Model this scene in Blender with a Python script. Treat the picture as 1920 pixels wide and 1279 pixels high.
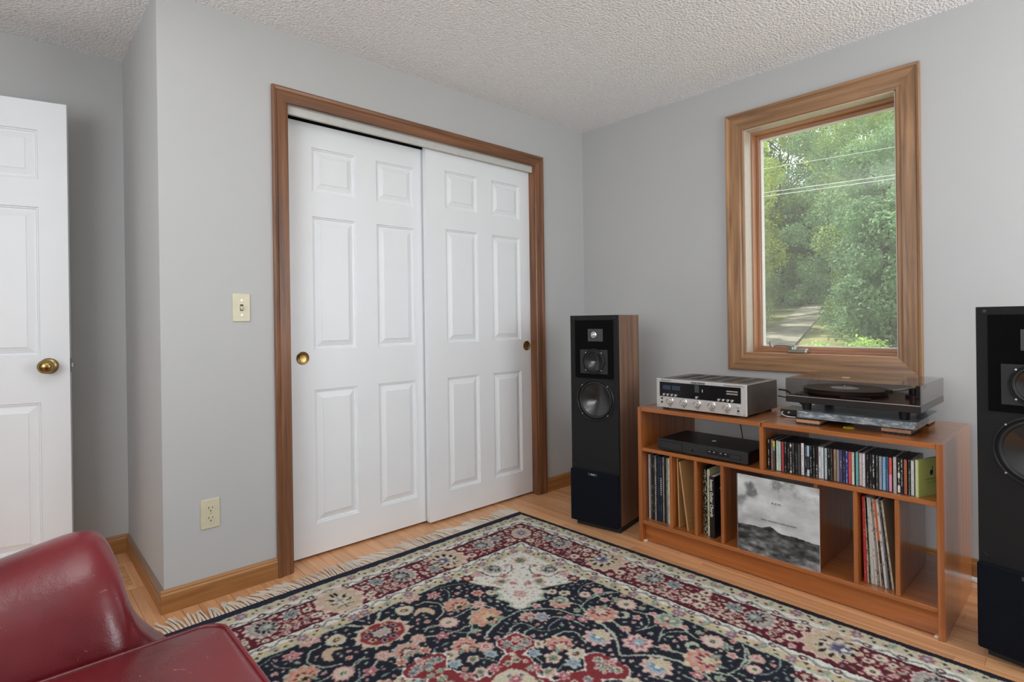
import bpy, bmesh, math, random
import numpy as np
from mathutils import Vector, Matrix
random.seed(7); np.random.seed(7)
PI = math.pi
S = bpy.context.scene
for o in list(bpy.data.objects): bpy.data.objects.remove(o)
C = S.collection

# ------------------------------------------------------------------ camera
cam = bpy.data.cameras.new('camera'); co = bpy.data.objects.new('camera', cam); C.objects.link(co)
yaw, pitch, roll = -0.7435, -0.0007, -0.0136
fw = Vector((-math.sin(yaw)*math.cos(pitch), math.cos(yaw)*math.cos(pitch), math.sin(pitch)))
rt = fw.cross(Vector((0, 0, 1))).normalized(); up = rt.cross(fw)
rt, up = rt*math.cos(roll)+up*math.sin(roll), up*math.cos(roll)-rt*math.sin(roll)
co.matrix_world = Matrix(((rt.x, up.x, -fw.x, -2.8935), (rt.y, up.y, -fw.y, -2.4072), (rt.z, up.z, -fw.z, 1.0749), (0, 0, 0, 1)))
cam.sensor_width = 36; cam.lens = 1035.58*36/1920
cam.shift_x = (960-957.25)/1920; cam.shift_y = (603.35-639.5)/1920
cam.clip_start = 0.02; cam.clip_end = 400
S.camera = co

# ------------------------------------------------------------------ world, sun, daylight, exposure
w = bpy.data.worlds.new('sky'); S.world = w; w.use_nodes = True
bg = w.node_tree.nodes['Background']; bg.inputs[0].default_value = (0.86, 0.93, 1.0, 1); bg.inputs[1].default_value = 1.6
def lamp(name, kind, loc, energy, color, direction, **kw):
    l = bpy.data.lights.new(name, kind); l.energy = energy; l.color = color
    for k, v in kw.items(): setattr(l, k, v)
    o = bpy.data.objects.new(name, l); C.objects.link(o); o.location = loc
    o.rotation_euler = Vector(direction).to_track_quat('-Z', 'Y').to_euler(); return o
lamp('sun', 'SUN', (0, 0, 20), 5.5, (1, .96, .88), (.05, -.35, -.93), angle=.02)
lamp('daylight_front_window', 'AREA', (-.82, -3.62, 1.45), 22, (.92, .965, 1.0), (0, 1, .22), shape='RECTANGLE', size=1.15, size_y=1.35)
lamp('camera_flash', 'SPOT', (-2.86, -2.30, 1.36), 300, (.96, .985, 1.0), (.13, .90, .98), spot_size=.86, spot_blend=.7, shadow_soft_size=.03)
lamp('daylight_left_window', 'AREA', (-4.22, -1.9, 1.5), 30, (.92, .965, 1.0), (1, 0, .2), shape='RECTANGLE', size=1.9, size_y=1.3)
S.view_settings.view_transform = 'Standard'; S.view_settings.look = 'None'
S.view_settings.exposure = 0.42; S.view_settings.gamma = 1; S.view_settings.use_curve_mapping = False
S.cycles.max_bounces = 10; S.cycles.diffuse_bounces = 6; S.cycles.transparent_max_bounces = 16
S.cycles.caustics_reflective = False; S.cycles.caustics_refractive = False
S.cycles.sample_clamp_indirect = 6

# ------------------------------------------------------------------ materials
def lin(c):
    return tuple((x/255/12.92 if x/255 <= .04045 else ((x/255+.055)/1.055)**2.4) for x in c)
def newmat(name):
    m = bpy.data.materials.new(name); m.use_nodes = True
    return m, m.node_tree, m.node_tree.nodes['Principled BSDF']
def mat(name, rgb, rough=.5, metal=0, spec=.5, var=.04, nscale=30, bump=0, bscale=200, coat=0, bdist=.002):
    m, t, b = newmat(name); N = t.nodes.new; L = t.links.new
    c = lin(rgb)
    tc = N('ShaderNodeTexCoord'); nz = N('ShaderNodeTexNoise'); nz.inputs['Scale'].default_value = nscale; nz.inputs['Detail'].default_value = 3
    L(tc.outputs['Object'], nz.inputs['Vector'])
    r = N('ShaderNodeValToRGB'); L(nz.outputs['Fac'], r.inputs['Fac'])
    r.color_ramp.elements[0].position = .3; r.color_ramp.elements[1].position = .7
    r.color_ramp.elements[0].color = (*[x*(1-var) for x in c], 1); r.color_ramp.elements[1].color = (*[min(1, x*(1+var)) for x in c], 1)
    L(r.outputs['Color'], b.inputs['Base Color'])
    b.inputs['Roughness'].default_value = rough; b.inputs['Metallic'].default_value = metal
    b.inputs['Specular IOR Level'].default_value = spec; b.inputs['Coat Weight'].default_value = coat
    if bump:
        n2 = N('ShaderNodeTexNoise'); n2.inputs['Scale'].default_value = bscale; n2.inputs['Detail'].default_value = 2
        L(tc.outputs['Object'], n2.inputs['Vector'])
        bp = N('ShaderNodeBump'); bp.inputs['Strength'].default_value = bump; bp.inputs['Distance'].default_value = bdist
        L(n2.outputs['Fac'], bp.inputs['Height']); L(bp.outputs['Normal'], b.inputs['Normal'])
    return m
def wood(name, dark, light, axis, rough=.4, grain=1.0, coat=0, rnd=1.0, tone=.10, spec=.5):
    m, t, b = newmat(name); N = t.nodes.new; L = t.links.new
    tc = N('ShaderNodeTexCoord'); mp = N('ShaderNodeMapping'); oi = N('ShaderNodeObjectInfo')
    sc = [38*grain]*3; sc['xyz'.index(axis)] = 1.6*grain
    mp.inputs['Scale'].default_value = sc
    mul = N('ShaderNodeVectorMath'); mul.operation = 'SCALE'; mul.inputs[0].default_value = (7.3, 11.1, 5.7)
    ml = N('ShaderNodeMath'); ml.operation = 'MULTIPLY'; ml.inputs[1].default_value = 9*rnd; L(oi.outputs['Random'], ml.inputs[0]); L(ml.outputs[0], mul.inputs['Scale'])
    L(tc.outputs['Object'], mp.inputs['Vector'])
    ad = N('ShaderNodeVectorMath'); ad.operation = 'ADD'; L(mp.outputs['Vector'], ad.inputs[0]); L(mul.outputs['Vector'], ad.inputs[1])
    nz = N('ShaderNodeTexNoise'); nz.inputs['Scale'].default_value = 1; nz.inputs['Detail'].default_value = 5; nz.inputs['Roughness'].default_value = .62; nz.inputs['Distortion'].default_value = .5
    L(ad.outputs['Vector'], nz.inputs['Vector'])
    r = N('ShaderNodeValToRGB'); r.color_ramp.elements[0].position = .32; r.color_ramp.elements[1].position = .68
    r.color_ramp.elements[0].color = (*lin(dark), 1); r.color_ramp.elements[1].color = (*lin(light), 1); L(nz.outputs['Fac'], r.inputs['Fac'])
    hs = N('ShaderNodeHueSaturation'); L(r.outputs['Color'], hs.inputs['Color'])
    mr = N('ShaderNodeMapRange'); mr.inputs['To Min'].default_value = 1-tone; mr.inputs['To Max'].default_value = 1+tone; L(oi.outputs['Random'], mr.inputs['Value']); L(mr.outputs['Result'], hs.inputs['Value'])
    L(hs.outputs['Color'], b.inputs['Base Color'])
    b.inputs['Roughness'].default_value = rough; b.inputs['Coat Weight'].default_value = coat; b.inputs['Coat Roughness'].default_value = .2; b.inputs['Specular IOR Level'].default_value = spec
    bp = N('ShaderNodeBump'); bp.inputs['Strength'].default_value = .12; bp.inputs['Distance'].default_value = .001; L(nz.outputs['Fac'], bp.inputs['Height']); L(bp.outputs['Normal'], b.inputs['Normal'])
    return m
def vcol(name, rough=.8, attr='Col', bump=0, spec=.3, bscale=300):
    m, t, b = newmat(name); N = t.nodes.new; L = t.links.new
    a = N('ShaderNodeVertexColor'); a.layer_name = attr; L(a.outputs['Color'], b.inputs['Base Color'])
    b.inputs['Roughness'].default_value = rough; b.inputs['Specular IOR Level'].default_value = spec
    if bump:
        tc = N('ShaderNodeTexCoord'); n2 = N('ShaderNodeTexNoise'); n2.inputs['Scale'].default_value = bscale; L(tc.outputs['Object'], n2.inputs['Vector'])
        bp = N('ShaderNodeBump'); bp.inputs['Strength'].default_value = bump; bp.inputs['Distance'].default_value = .003
        L(n2.outputs['Fac'], bp.inputs['Height']); L(bp.outputs['Normal'], b.inputs['Normal'])
    return m
def glassmat(name, tint, gloss=.06, haze=0, rough=.0):
    m = bpy.data.materials.new(name); m.use_nodes = True; t = m.node_tree; t.nodes.clear(); N = t.nodes.new; L = t.links.new
    out = N('ShaderNodeOutputMaterial'); tr = N('ShaderNodeBsdfTransparent'); tr.inputs[0].default_value = (*tint, 1)
    gl = N('ShaderNodeBsdfGlossy'); gl.inputs['Roughness'].default_value = rough; gl.inputs['Color'].default_value = (1, 1, 1, 1)
    fa = N('ShaderNodeLayerWeight'); fa.inputs['Blend'].default_value = .5
    pw = N('ShaderNodeMath'); pw.operation = 'POWER'; pw.inputs[1].default_value = 5; L(fa.outputs['Facing'], pw.inputs[0])
    lw = N('ShaderNodeMath'); lw.operation = 'MULTIPLY_ADD'; lw.inputs[1].default_value = .8; lw.inputs[2].default_value = .03; L(pw.outputs[0], lw.inputs[0])
    mx = N('ShaderNodeMixShader'); L(lw.outputs[0], mx.inputs[0]); L(tr.outputs[0], mx.inputs[1]); L(gl.outputs[0], mx.inputs[2])
    last = mx
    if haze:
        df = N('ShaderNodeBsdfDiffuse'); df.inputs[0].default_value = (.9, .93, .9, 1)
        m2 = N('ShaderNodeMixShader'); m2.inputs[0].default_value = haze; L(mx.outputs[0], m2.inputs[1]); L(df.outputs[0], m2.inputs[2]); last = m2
    L(last.outputs[0], out.inputs[0]); return m

M = {}
M['wall'] = mat('wall_paint', (184, 185, 184), .75, var=.012, nscale=3, bump=.06, bscale=250)
M['ceiling'] = mat('ceiling_texture', (245, 244, 243), .95, var=.035, nscale=170, bump=1.0, bscale=95, bdist=.012, spec=.1)
M['door'] = mat('door_paint', (232, 235, 237), .42, var=.012, nscale=5, bump=.04, bscale=120)
M['fascia'] = mat('track_paint', (196, 195, 190), .6)
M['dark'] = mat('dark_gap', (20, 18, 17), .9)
M['oakx'] = wood('oak_trim_x', (136, 90, 48), (176, 126, 74), 'x', .4)
M['oaky'] = wood('oak_trim_y', (136, 90, 48), (176, 126, 74), 'y', .4)
M['casez'] = wood('casing_wood_z', (88, 54, 32), (148, 98, 62), 'z', .38, coat=.2)
M['casex'] = wood('casing_wood_x', (88, 54, 32), (148, 98, 62), 'x', .38, coat=.2)
M['winz'] = wood('window_wood_z', (112, 78, 50), (176, 134, 94), 'z', .36, coat=.25)
M['winy'] = wood('window_wood_y', (112, 78, 50), (176, 134, 94), 'y', .36, coat=.25)
M['sashz'] = wood('sash_wood_z', (146, 100, 70), (184, 136, 102), 'z', .36)
M['sashy'] = wood('sash_wood_y', (146, 100, 70), (184, 136, 102), 'y', .36)
M['jamb'] = mat('jamb_paint', (190, 178, 164), .35)
M['floor'] = wood('oak_floor', (196, 138, 92), (226, 174, 128), 'y', .34, grain=.8, coat=.15, tone=.10)
M['subfloor'] = mat('subfloor', (92, 60, 40), .8)
M['cabz'] = wood('teak_z', (146, 82, 34), (182, 110, 54), 'z', .36, coat=1.0, tone=.03)
M['caby'] = wood('teak_y', (146, 82, 34), (182, 110, 54), 'y', .34, coat=1.0, tone=.03)
M['walnut'] = wood('walnut_veneer', (104, 76, 58), (140, 106, 84), 'z', .42, tone=.02)
M['brass'] = mat('brass', (160, 134, 84), .26, metal=1, var=.12, nscale=60)
M['steel'] = mat('brushed_steel', (222, 221, 217), .25, metal=.8, var=.03)
M['alum'] = mat('receiver_faceplate', (200, 199, 196), .34, metal=.2, var=.02, nscale=60)
M['greymetal'] = mat('receiver_case', (106, 97, 90), .38, metal=.6, var=.06)
M['nickel'] = mat('crank_metal', (150, 150, 140), .35, metal=.6)
M['black'] = mat('black_plastic', (24, 24, 25), .38)
M['softblack'] = mat('black_matte', (36, 36, 36), .7)
M['baffle'] = mat('baffle_vinyl', (25, 25, 25), .75, spec=.3, bump=.1, bscale=500)
M['felt'] = mat('black_felt', (13, 13, 14), 1.0, spec=.1, bump=.5, bscale=700)
M['cone'] = mat('cone_polypropylene', (17, 19, 22), .3, spec=.7, coat=.35)
M['rubber'] = mat('rubber_surround', (18, 18, 19), .5)
M['grille'] = mat('grille_cloth', (17, 20, 28), .95, spec=.15, bump=.4, bscale=900)
M['greyplate'] = mat('tweeter_plate', (58, 62, 63), .55)
M['display'] = mat('dark_display', (12, 13, 16), .12)
M['meter'] = mat('meter_blue', (52, 62, 86), .2)
M['ink'] = mat('black_ink', (28, 26, 25), .6)
M['whiteink'] = mat('white_ink', (228, 228, 222), .6)
M['ivory'] = mat('ivory_plastic', (205, 198, 170), .35)
M['slot'] = mat('slot_dark', (60, 52, 38), .7)
M['white'] = mat('white_plastic', (232, 230, 226), .5)
M['cork'] = mat('cork', (196, 146, 112), .9, var=.35, nscale=350)
M['yellow'] = mat('yellow_tag', (214, 200, 40), .6)
M['smoke'] = glassmat('smoked_acrylic', (.78, .77, .76))
M['glass'] = glassmat('window_glass', (.95, .97, .95), haze=.10)  # pale diffuse haze put into the glass imitates its milky reflections
M['vinyl'] = mat('record_vinyl', (34, 33, 33), .3)
M['deck'] = mat('turntable_deck', (44, 43, 42), .22)
M['label'] = mat('record_label', (190, 196, 206), .5)
M['envelope'] = mat('manila_paper', (206, 164, 104), .7, var=.05, nscale=12)
M['maroonpaper'] = mat('maroon_folder', (120, 62, 58), .7)
M['sleeve'] = glassmat('plastic_sleeve', (.9, .9, .9), haze=.12)
M['trunk'] = mat('bark', (74, 62, 52), .95, var=.3, nscale=12, bump=.6, bscale=20, bdist=.03)
M['road'] = mat('road_gravel', (138, 132, 120), .95, var=.22, nscale=1.1)
M['ground'] = mat('verge_ground', (126, 124, 84), .95, var=.30, nscale=.9)
M['wire'] = mat('wire_insulation', (190, 194, 190), .6)
M['cable'] = mat('cable_black', (20, 20, 21), .5)
M['fringe'] = mat('fringe_cotton', (214, 204, 190), .95, var=.12, nscale=200)
M['rug'] = vcol('rug_pile', .95, bump=.5, spec=.1, bscale=420)
M['rugside'] = mat('rug_binding', (38, 38, 52), .95)
M['art'] = vcol('cover_print', .45)

def leaf(name, rgb, trans=.35):
    m, t, b = newmat(name); N = t.nodes.new; L = t.links.new
    oi = N('ShaderNodeTexCoord'); nz = N('ShaderNodeTexNoise'); nz.inputs['Scale'].default_value = .55; nz.inputs['Detail'].default_value = 6; L(oi.outputs['Object'], nz.inputs['Vector'])
    r = N('ShaderNodeValToRGB'); r.color_ramp.elements[0].position = .35; r.color_ramp.elements[1].position = .65
    r.color_ramp.elements[0].color = (*[x*.62 for x in lin(rgb)], 1); r.color_ramp.elements[1].color = (*[min(1, x*1.35) for x in lin(rgb)], 1)
    L(nz.outputs['Fac'], r.inputs['Fac']); L(r.outputs['Color'], b.inputs['Base Color']); b.inputs['Roughness'].default_value = .6; b.inputs['Specular IOR Level'].default_value = .2
    tl = N('ShaderNodeBsdfTranslucent'); L(r.outputs['Color'], tl.inputs['Color']); mx = N('ShaderNodeMixShader'); mx.inputs[0].default_value = trans
    out = t.nodes['Material Output']; L(b.outputs[0], mx.inputs[1]); L(tl.outputs[0], mx.inputs[2]); L(mx.outputs[0], out.inputs[0]); return m
M['leafA'] = leaf('maple_leaves', (172, 186, 96)); M['leafB'] = leaf('oak_leaves', (140, 162, 100)); M['leafC'] = leaf('dull_leaves', (124, 152, 112)); M['leafD'] = leaf('shrub_leaves', (166, 192, 110))  # third foliage tone is simply a duller green

def leather():
    m, t, b = newmat('burgundy_leather'); N = t.nodes.new; L = t.links.new
    tc = N('ShaderNodeTexCoord'); nz = N('ShaderNodeTexNoise'); nz.inputs['Scale'].default_value = 5; nz.inputs['Detail'].default_value = 6; L(tc.outputs['Object'], nz.inputs['Vector'])
    r = N('ShaderNodeValToRGB'); r.color_ramp.elements[0].position = .3; r.color_ramp.elements[1].position = .72
    r.color_ramp.elements[0].color = (*lin((92, 17, 25)), 1); r.color_ramp.elements[1].color = (*lin((124, 32, 40)), 1); L(nz.outputs['Fac'], r.inputs['Fac'])
    n3 = N('ShaderNodeTexNoise'); n3.inputs['Scale'].default_value = 26; n3.inputs['Detail'].default_value = 8; n3.inputs['Distortion'].default_value = 2.5; L(tc.outputs['Object'], n3.inputs['Vector'])
    r3 = N('ShaderNodeValToRGB'); r3.color_ramp.elements[0].position = .70; r3.color_ramp.elements[1].position = .76; r3.color_ramp.elements[0].color = (0, 0, 0, 1); r3.color_ramp.elements[1].color = (.3, .3, .3, 1); L(n3.outputs['Fac'], r3.inputs['Fac'])
    mx = N('ShaderNodeMixRGB'); L(r3.outputs['Color'], mx.inputs[0]); L(r.outputs['Color'], mx.inputs[1]); mx.inputs[2].default_value = (*lin((196, 128, 120)), 1); L(mx.outputs[0], b.inputs['Base Color'])
    b.inputs['Roughness'].default_value = .27; b.inputs['Specular IOR Level'].default_value = .55
    n2 = N('ShaderNodeTexVoronoi'); n2.inputs['Scale'].default_value = 230; L(tc.outputs['Object'], n2.inputs['Vector'])
    n4 = N('ShaderNodeTexNoise'); n4.inputs['Scale'].default_value = 14; n4.inputs['Detail'].default_value = 3; L(tc.outputs['Object'], n4.inputs['Vector'])
    bp = N('ShaderNodeBump'); bp.inputs['Strength'].default_value = .12; bp.inputs['Distance'].default_value = .001; L(n2.outputs['Distance'], bp.inputs['Height'])
    b2 = N('ShaderNodeBump'); b2.inputs['Strength'].default_value = .22; b2.inputs['Distance'].default_value = .01; L(n4.outputs['Fac'], b2.inputs['Height']); L(bp.outputs['Normal'], b2.inputs['Normal']); L(b2.outputs['Normal'], b.inputs['Normal'])
    return m
M['leather'] = leather()
def marble():
    m, t, b = newmat('grey_marble'); N = t.nodes.new; L = t.links.new
    tc = N('ShaderNodeTexCoord'); mp = N('ShaderNodeMapping'); mp.inputs['Rotation'].default_value = (.6, .3, .5); mp.inputs['Scale'].default_value = (120, 22, 60); L(tc.outputs['Object'], mp.inputs['Vector'])
    nz = N('ShaderNodeTexNoise'); nz.inputs['Scale'].default_value = 1; nz.inputs['Detail'].default_value = 6; nz.inputs['Roughness'].default_value = .7; nz.inputs['Distortion'].default_value = .8; L(mp.outputs['Vector'], nz.inputs['Vector'])
    r = N('ShaderNodeValToRGB'); e = r.color_ramp.elements; e[0].position = .35; e[1].position = .68; e[0].color = (*lin((78, 86, 92)), 1); e[1].color = (*lin((200, 206, 208)), 1); x = e.new(.52); x.color = (*lin((122, 132, 138)), 1)
    L(nz.outputs['Fac'], r.inputs['Fac']); L(r.outputs['Color'], b.inputs['Base Color']); b.inputs['Roughness'].default_value = .3; return m
M['marble'] = marble()
def textspine(name, base, ink, cover=.52, sy=420, sz=330):
    """printed spine: flat colour with broken lettering strokes along a centre band"""
    m, t, b = newmat(name); N = t.nodes.new; L = t.links.new
    tc = N('ShaderNodeTexCoord'); oi = N('ShaderNodeObjectInfo')
    sx = N('ShaderNodeSeparateXYZ'); L(tc.outputs['Object'], sx.inputs[0])
    cb = N('ShaderNodeCombineXYZ')
    mz = N('ShaderNodeMath'); mz.operation = 'MULTIPLY'; mz.inputs[1].default_value = sz; L(sx.outputs['Z'], mz.inputs[0]); L(mz.outputs[0], cb.inputs['Z'])
    my = N('ShaderNodeMath'); my.operation = 'MULTIPLY'; my.inputs[1].default_value = sy; L(sx.outputs['Y'], my.inputs[0]); L(my.outputs[0], cb.inputs['Y'])
    mr = N('ShaderNodeMath'); mr.operation = 'MULTIPLY'; mr.inputs[1].default_value = 400; L(oi.outputs['Random'], mr.inputs[0]); L(mr.outputs[0], cb.inputs['X'])
    nz = N('ShaderNodeTexNoise'); nz.inputs['Scale'].default_value = 1; nz.inputs['Detail'].default_value = 1; L(cb.outputs[0], nz.inputs['Vector'])
    cb2 = N('ShaderNodeCombineXYZ'); m5 = N('ShaderNodeMath'); m5.operation = 'MULTIPLY'; m5.inputs[1].default_value = 24; L(sx.outputs['Z'], m5.inputs[0]); L(m5.outputs[0], cb2.inputs['Z']); L(mr.outputs[0], cb2.inputs['X'])
    n2 = N('ShaderNodeTexNoise'); n2.inputs['Scale'].default_value = 1; n2.inputs['Detail'].default_value = 0; L(cb2.outputs[0], n2.inputs['Vector'])
    ab = N('ShaderNodeMath'); ab.operation = 'ABSOLUTE'; L(sx.outputs['Y'], ab.inputs[0])
    lt = N('ShaderNodeMath'); lt.operation = 'LESS_THAN'; lt.inputs[1].default_value = .0017; L(ab.outputs[0], lt.inputs[0])
    g1 = N('ShaderNodeMath'); g1.operation = 'GREATER_THAN'; g1.inputs[1].default_value = .53; L(nz.outputs['Fac'], g1.inputs[0])
    g2 = N('ShaderNodeMath'); g2.operation = 'GREATER_THAN'; g2.inputs[1].default_value = 1-cover; L(n2.outputs['Fac'], g2.inputs[0])
    p = N('ShaderNodeMath'); p.operation = 'MULTIPLY'; L(g1.outputs[0], p.inputs[0]); L(g2.outputs[0], p.inputs[1])
    p2 = N('ShaderNodeMath'); p2.operation = 'MULTIPLY'; L(p.outputs[0], p2.inputs[0]); L(lt.outputs[0], p2.inputs[1])
    mx = N('ShaderNodeMixRGB'); mx.inputs[1].default_value = (*lin(base), 1); mx.inputs[2].default_value = (*lin(ink), 1); L(p2.outputs[0], mx.inputs[0]); L(mx.outputs[0], b.inputs['Base Color'])
    b.inputs['Roughness'].default_value = .35; return m

# ------------------------------------------------------------------ mesh builder
class MB:
    def __init__(s, off=(0, 0, 0)): s.v = []; s.f = []; s.off = Vector(off)
    def add(s, vs, fs):
        n = len(s.v); s.v += [tuple(Vector(p)-s.off) for p in vs]; s.f += [tuple(i+n for i in f) for f in fs]; return s
    def box(s, x0, x1, y0, y1, z0, z1, b=0, mtx=None):
        x0, x1 = sorted((x0, x1)); y0, y1 = sorted((y0, y1)); z0, z1 = sorted((z0, z1))
        c = ((x0+x1)/2, (y0+y1)/2, (z0+z1)/2); h = ((x1-x0)/2, (y1-y0)/2, (z1-z0)/2); b = min(b, *[k*.98 for k in h])
        vs = []; idx = {}
        if b <= 0:
            for i in (-1, 1):
                for j in (-1, 1):
                    for k in (-1, 1): vs.append((c[0]+i*h[0], c[1]+j*h[1], c[2]+k*h[2]))
            fs = [(0, 1, 3, 2), (4, 6, 7, 5), (0, 4, 5, 1), (2, 3, 7, 6), (0, 2, 6, 4), (1, 5, 7, 3)]
        else:
            for i in (-1, 1):
                for j in (-1, 1):
                    for k in (-1, 1):
                        for a in range(3):
                            d = [h[0]-b, h[1]-b, h[2]-b]; d[a] = h[a]
                            idx[(i, j, k, a)] = len(vs); vs.append((c[0]+i*d[0], c[1]+j*d[1], c[2]+k*d[2]))
            fs = []
            sg = (-1, 1)
            for a in range(3):
                o1, o2 = [q for q in range(3) if q != a]
                for s0 in sg:
                    q = []
                    for (p, r) in ((-1, -1), (1, -1), (1, 1), (-1, 1)):
                        t = [0, 0, 0]; t[a] = s0; t[o1] = p; t[o2] = r; q.append(idx[(*t, a)])
                    fs.append(tuple(q))
                for p in sg:
                    for r in sg:
                        q = []
                        for s0 in sg:
                            t = [0, 0, 0]; t[a] = s0; t[o1] = p; t[o2] = r
                            q.append((idx[(*t, o1)], idx[(*t, o2)]))
                        fs.append((q[0][0], q[0][1], q[1][1], q[1][0]))
            for i in sg:
                for j in sg:
                    for k in sg: fs.append(tuple(idx[(i, j, k, a)] for a in range(3)))
            out = []
            for f in fs:
                P = [Vector(vs[i]) for i in f]; n = (P[1]-P[0]).cross(P[2]-P[0]); m = sum(P, Vector())/len(P)-Vector(c)
                out.append(f if n.dot(m) > 0 else f[::-1])
            fs = out
        if mtx is not None: vs = [tuple(mtx @ Vector(p)) for p in vs]
        return s.add(vs, fs)
    def lathe(s, prof, o=(0, 0, 0), axis=(0, 0, 1), n=24, cap=True):
        a = Vector(axis).normalized(); u = a.orthogonal().normalized(); w_ = a.cross(u); o = Vector(o); vs = []; fs = []
        for r, h in prof:
            for i in range(n):
                t = 2*PI*i/n; vs.append(tuple(o+a*h+(u*math.cos(t)+w_*math.sin(t))*r))
        m = len(prof)
        for j in range(m-1):
            for i in range(n): fs.append((j*n+i, j*n+(i+1) % n, (j+1)*n+(i+1) % n, (j+1)*n+i))
        if cap and prof[0][0] > 1e-6: fs.append(tuple(range(n))[::-1])
        if cap and prof[-1][0] > 1e-6: fs.append(tuple((m-1)*n+i for i in range(n)))
        return s.add(vs, fs)
    def cyl(s, p0, p1, r, r1=None, n=16):
        p0 = Vector(p0); p1 = Vector(p1); d = p1-p0
        return s.lathe([(r, 0), (r if r1 is None else r1, d.length)], p0, d, n)
    def tube(s, pts, r, n=8, caps=True, sm=6):
        P = [Vector(p) for p in pts]
        if sm and len(P) > 2:
            Q = []
            for i in range(len(P)-1):
                a, b, c, d = P[max(i-1, 0)], P[i], P[i+1], P[min(i+2, len(P)-1)]
                for k in range(sm):
                    t = k/sm; Q.append(.5*((2*b)+(c-a)*t+(2*a-5*b+4*c-d)*t*t+(3*b-a-3*c+d)*t**3))
            P = Q+[P[-1]]
        vs = []; fs = []; u = None
        for i, p in enumerate(P):
            d = (P[min(i+1, len(P)-1)]-P[max(i-1, 0)]).normalized()
            u = d.orthogonal().normalized() if u is None else (u-d*u.dot(d)).normalized(); w_ = d.cross(u)
            rr = r(i/(len(P)-1)) if callable(r) else r
            for k in range(n): t = 2*PI*k/n; vs.append(tuple(p+(u*math.cos(t)+w_*math.sin(t))*rr))
        for i in range(len(P)-1):
            for k in range(n): fs.append((i*n+k, i*n+(k+1) % n, (i+1)*n+(k+1) % n, (i+1)*n+k))
        if caps: fs.append(tuple(range(n))[::-1]); fs.append(tuple((len(P)-1)*n+k for k in range(n)))
        return s.add(vs, fs)
    def prism(s, poly, axis, a0, a1):
        n = len(poly); vs = []
        for a in (a0, a1):
            for p, q in poly: t = [p, q]; t.insert('xyz'.index(axis), a); vs.append(tuple(t))
        fs = [tuple(range(n)), tuple(range(2*n-1, n-1, -1))]+[(i, i+n, (i+1) % n+n, (i+1) % n) for i in range(n)]
        return s.add(vs, fs)
    def grid(s, rows, close_u=False, close_v=False):
        nr = len(rows); nc = len(rows[0]); vs = [p for r in rows for p in r]; fs = []
        for i in range(nr-(0 if close_u else 1)):
            for j in range(nc-(0 if close_v else 1)):
                fs.append((i*nc+j, i*nc+(j+1) % nc, ((i+1) % nr)*nc+(j+1) % nc, ((i+1) % nr)*nc+j))
        return s.add(vs, fs)
    def build(s, name, m, parent=None, smooth=None, fix=True, loc=None):
        me = bpy.data.meshes.new(name); me.from_pydata(s.v, [], s.f); me.update()
        if fix:
            bm = bmesh.new(); bm.from_mesh(me); bmesh.ops.recalc_face_normals(bm, faces=bm.faces); bm.to_mesh(me); bm.free()
        o = bpy.data.objects.new(name, me); C.objects.link(o); me.materials.append(M[m] if isinstance(m, str) else m)
        if smooth is not None:
            for p in me.polygons: p.use_smooth = True
            me.set_sharp_from_angle(angle=math.radians(smooth))
        if parent is not None: o.parent = parent
        elif loc is None: o.location = s.off
        if loc is not None: o.location = loc
        return o
def tag(o, label=None, cat=None, group=None, kind=None):
    if label: o['label'] = label
    if cat: o['category'] = cat
    if group: o['group'] = group
    if kind: o['kind'] = kind
    return o
def empty(name, loc, rz=0, label=None, cat=None, group=None, kind=None):
    o = bpy.data.objects.new(name, None); C.objects.link(o); o.location = loc; o.rotation_euler = (0, 0, rz); o.empty_display_size = .05
    return tag(o, label, cat, group, kind)
def copy_tree(o, parent=None):
    c = o.copy(); C.objects.link(c)
    if parent is not None: c.parent = parent
    for ch in list(o.children): copy_tree(ch, c)
    return c
def text(name, body, size, m, parent, loc, rot=(PI/2, 0, -PI/2), shear=0, ext=.0003, align='CENTER', sx=1, bold=0):
    cu = bpy.data.curves.new(name, 'FONT'); cu.body = body; cu.size = size; cu.extrude = ext; cu.shear = shear; cu.align_x = align; cu.align_y = 'CENTER'; cu.offset = bold; cu.resolution_u = 3
    to = bpy.data.objects.new(name+'_curve', cu); C.objects.link(to)
    dg = bpy.context.evaluated_depsgraph_get(); me = bpy.data.meshes.new_from_object(to.evaluated_get(dg)); bpy.data.objects.remove(to)
    me.materials.clear(); me.materials.append(M[m]); o = bpy.data.objects.new(name, me); C.objects.link(o); o.parent = parent; o.location = loc; o.rotation_euler = rot; o.scale = (sx, 1, 1)
    return o

# ------------------------------------------------------------------ room shell
H = 2.338; XA = -2.4596; YA = .787; XL = -4.3; YF = -3.7
OX0, OX1, OZ = -1.980, -.466, 2.0287         # closet opening
WY0, WY1, WZ0, WZ1 = -1.1016, -1.7749, .8907, 2.066   # window opening
wb = MB()
wb.box(XA, OX0, 0, .115, 0, H); wb.box(OX1, 0, 0, .115, 0, H); wb.box(OX0, OX1, 0, .115, OZ, H)
wb.box(XA+.1, 0, .74, .84, 0, H)
tag(wb.build('wall_back', 'wall'), 'light grey wall around the white sliding closet doors', 'wall', kind='structure')
tag(MB().box(XA, XA+.1, .115, YA, 0, H).build('wall_alcove_side', 'wall'), 'narrow grey wall return behind the outside corner', 'wall', kind='structure')
tag(MB().box(XL-.12, XA+.1, YA, YA+.12, 0, H).build('wall_alcove', 'wall'), 'shaded grey wall behind the open white door', 'wall', kind='structure')
wr = MB(); T = .20
wr.box(0, T, WY0, .84, 0, H); wr.box(0, T, YF, WY1, 0, H); wr.box(0, T, WY1, WY0, 0, WZ0); wr.box(0, T, WY1, WY0, WZ1, H)
tag(wr.build('wall_right', 'wall'), 'light grey wall with the single wood-framed window', 'wall', kind='structure')
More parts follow.
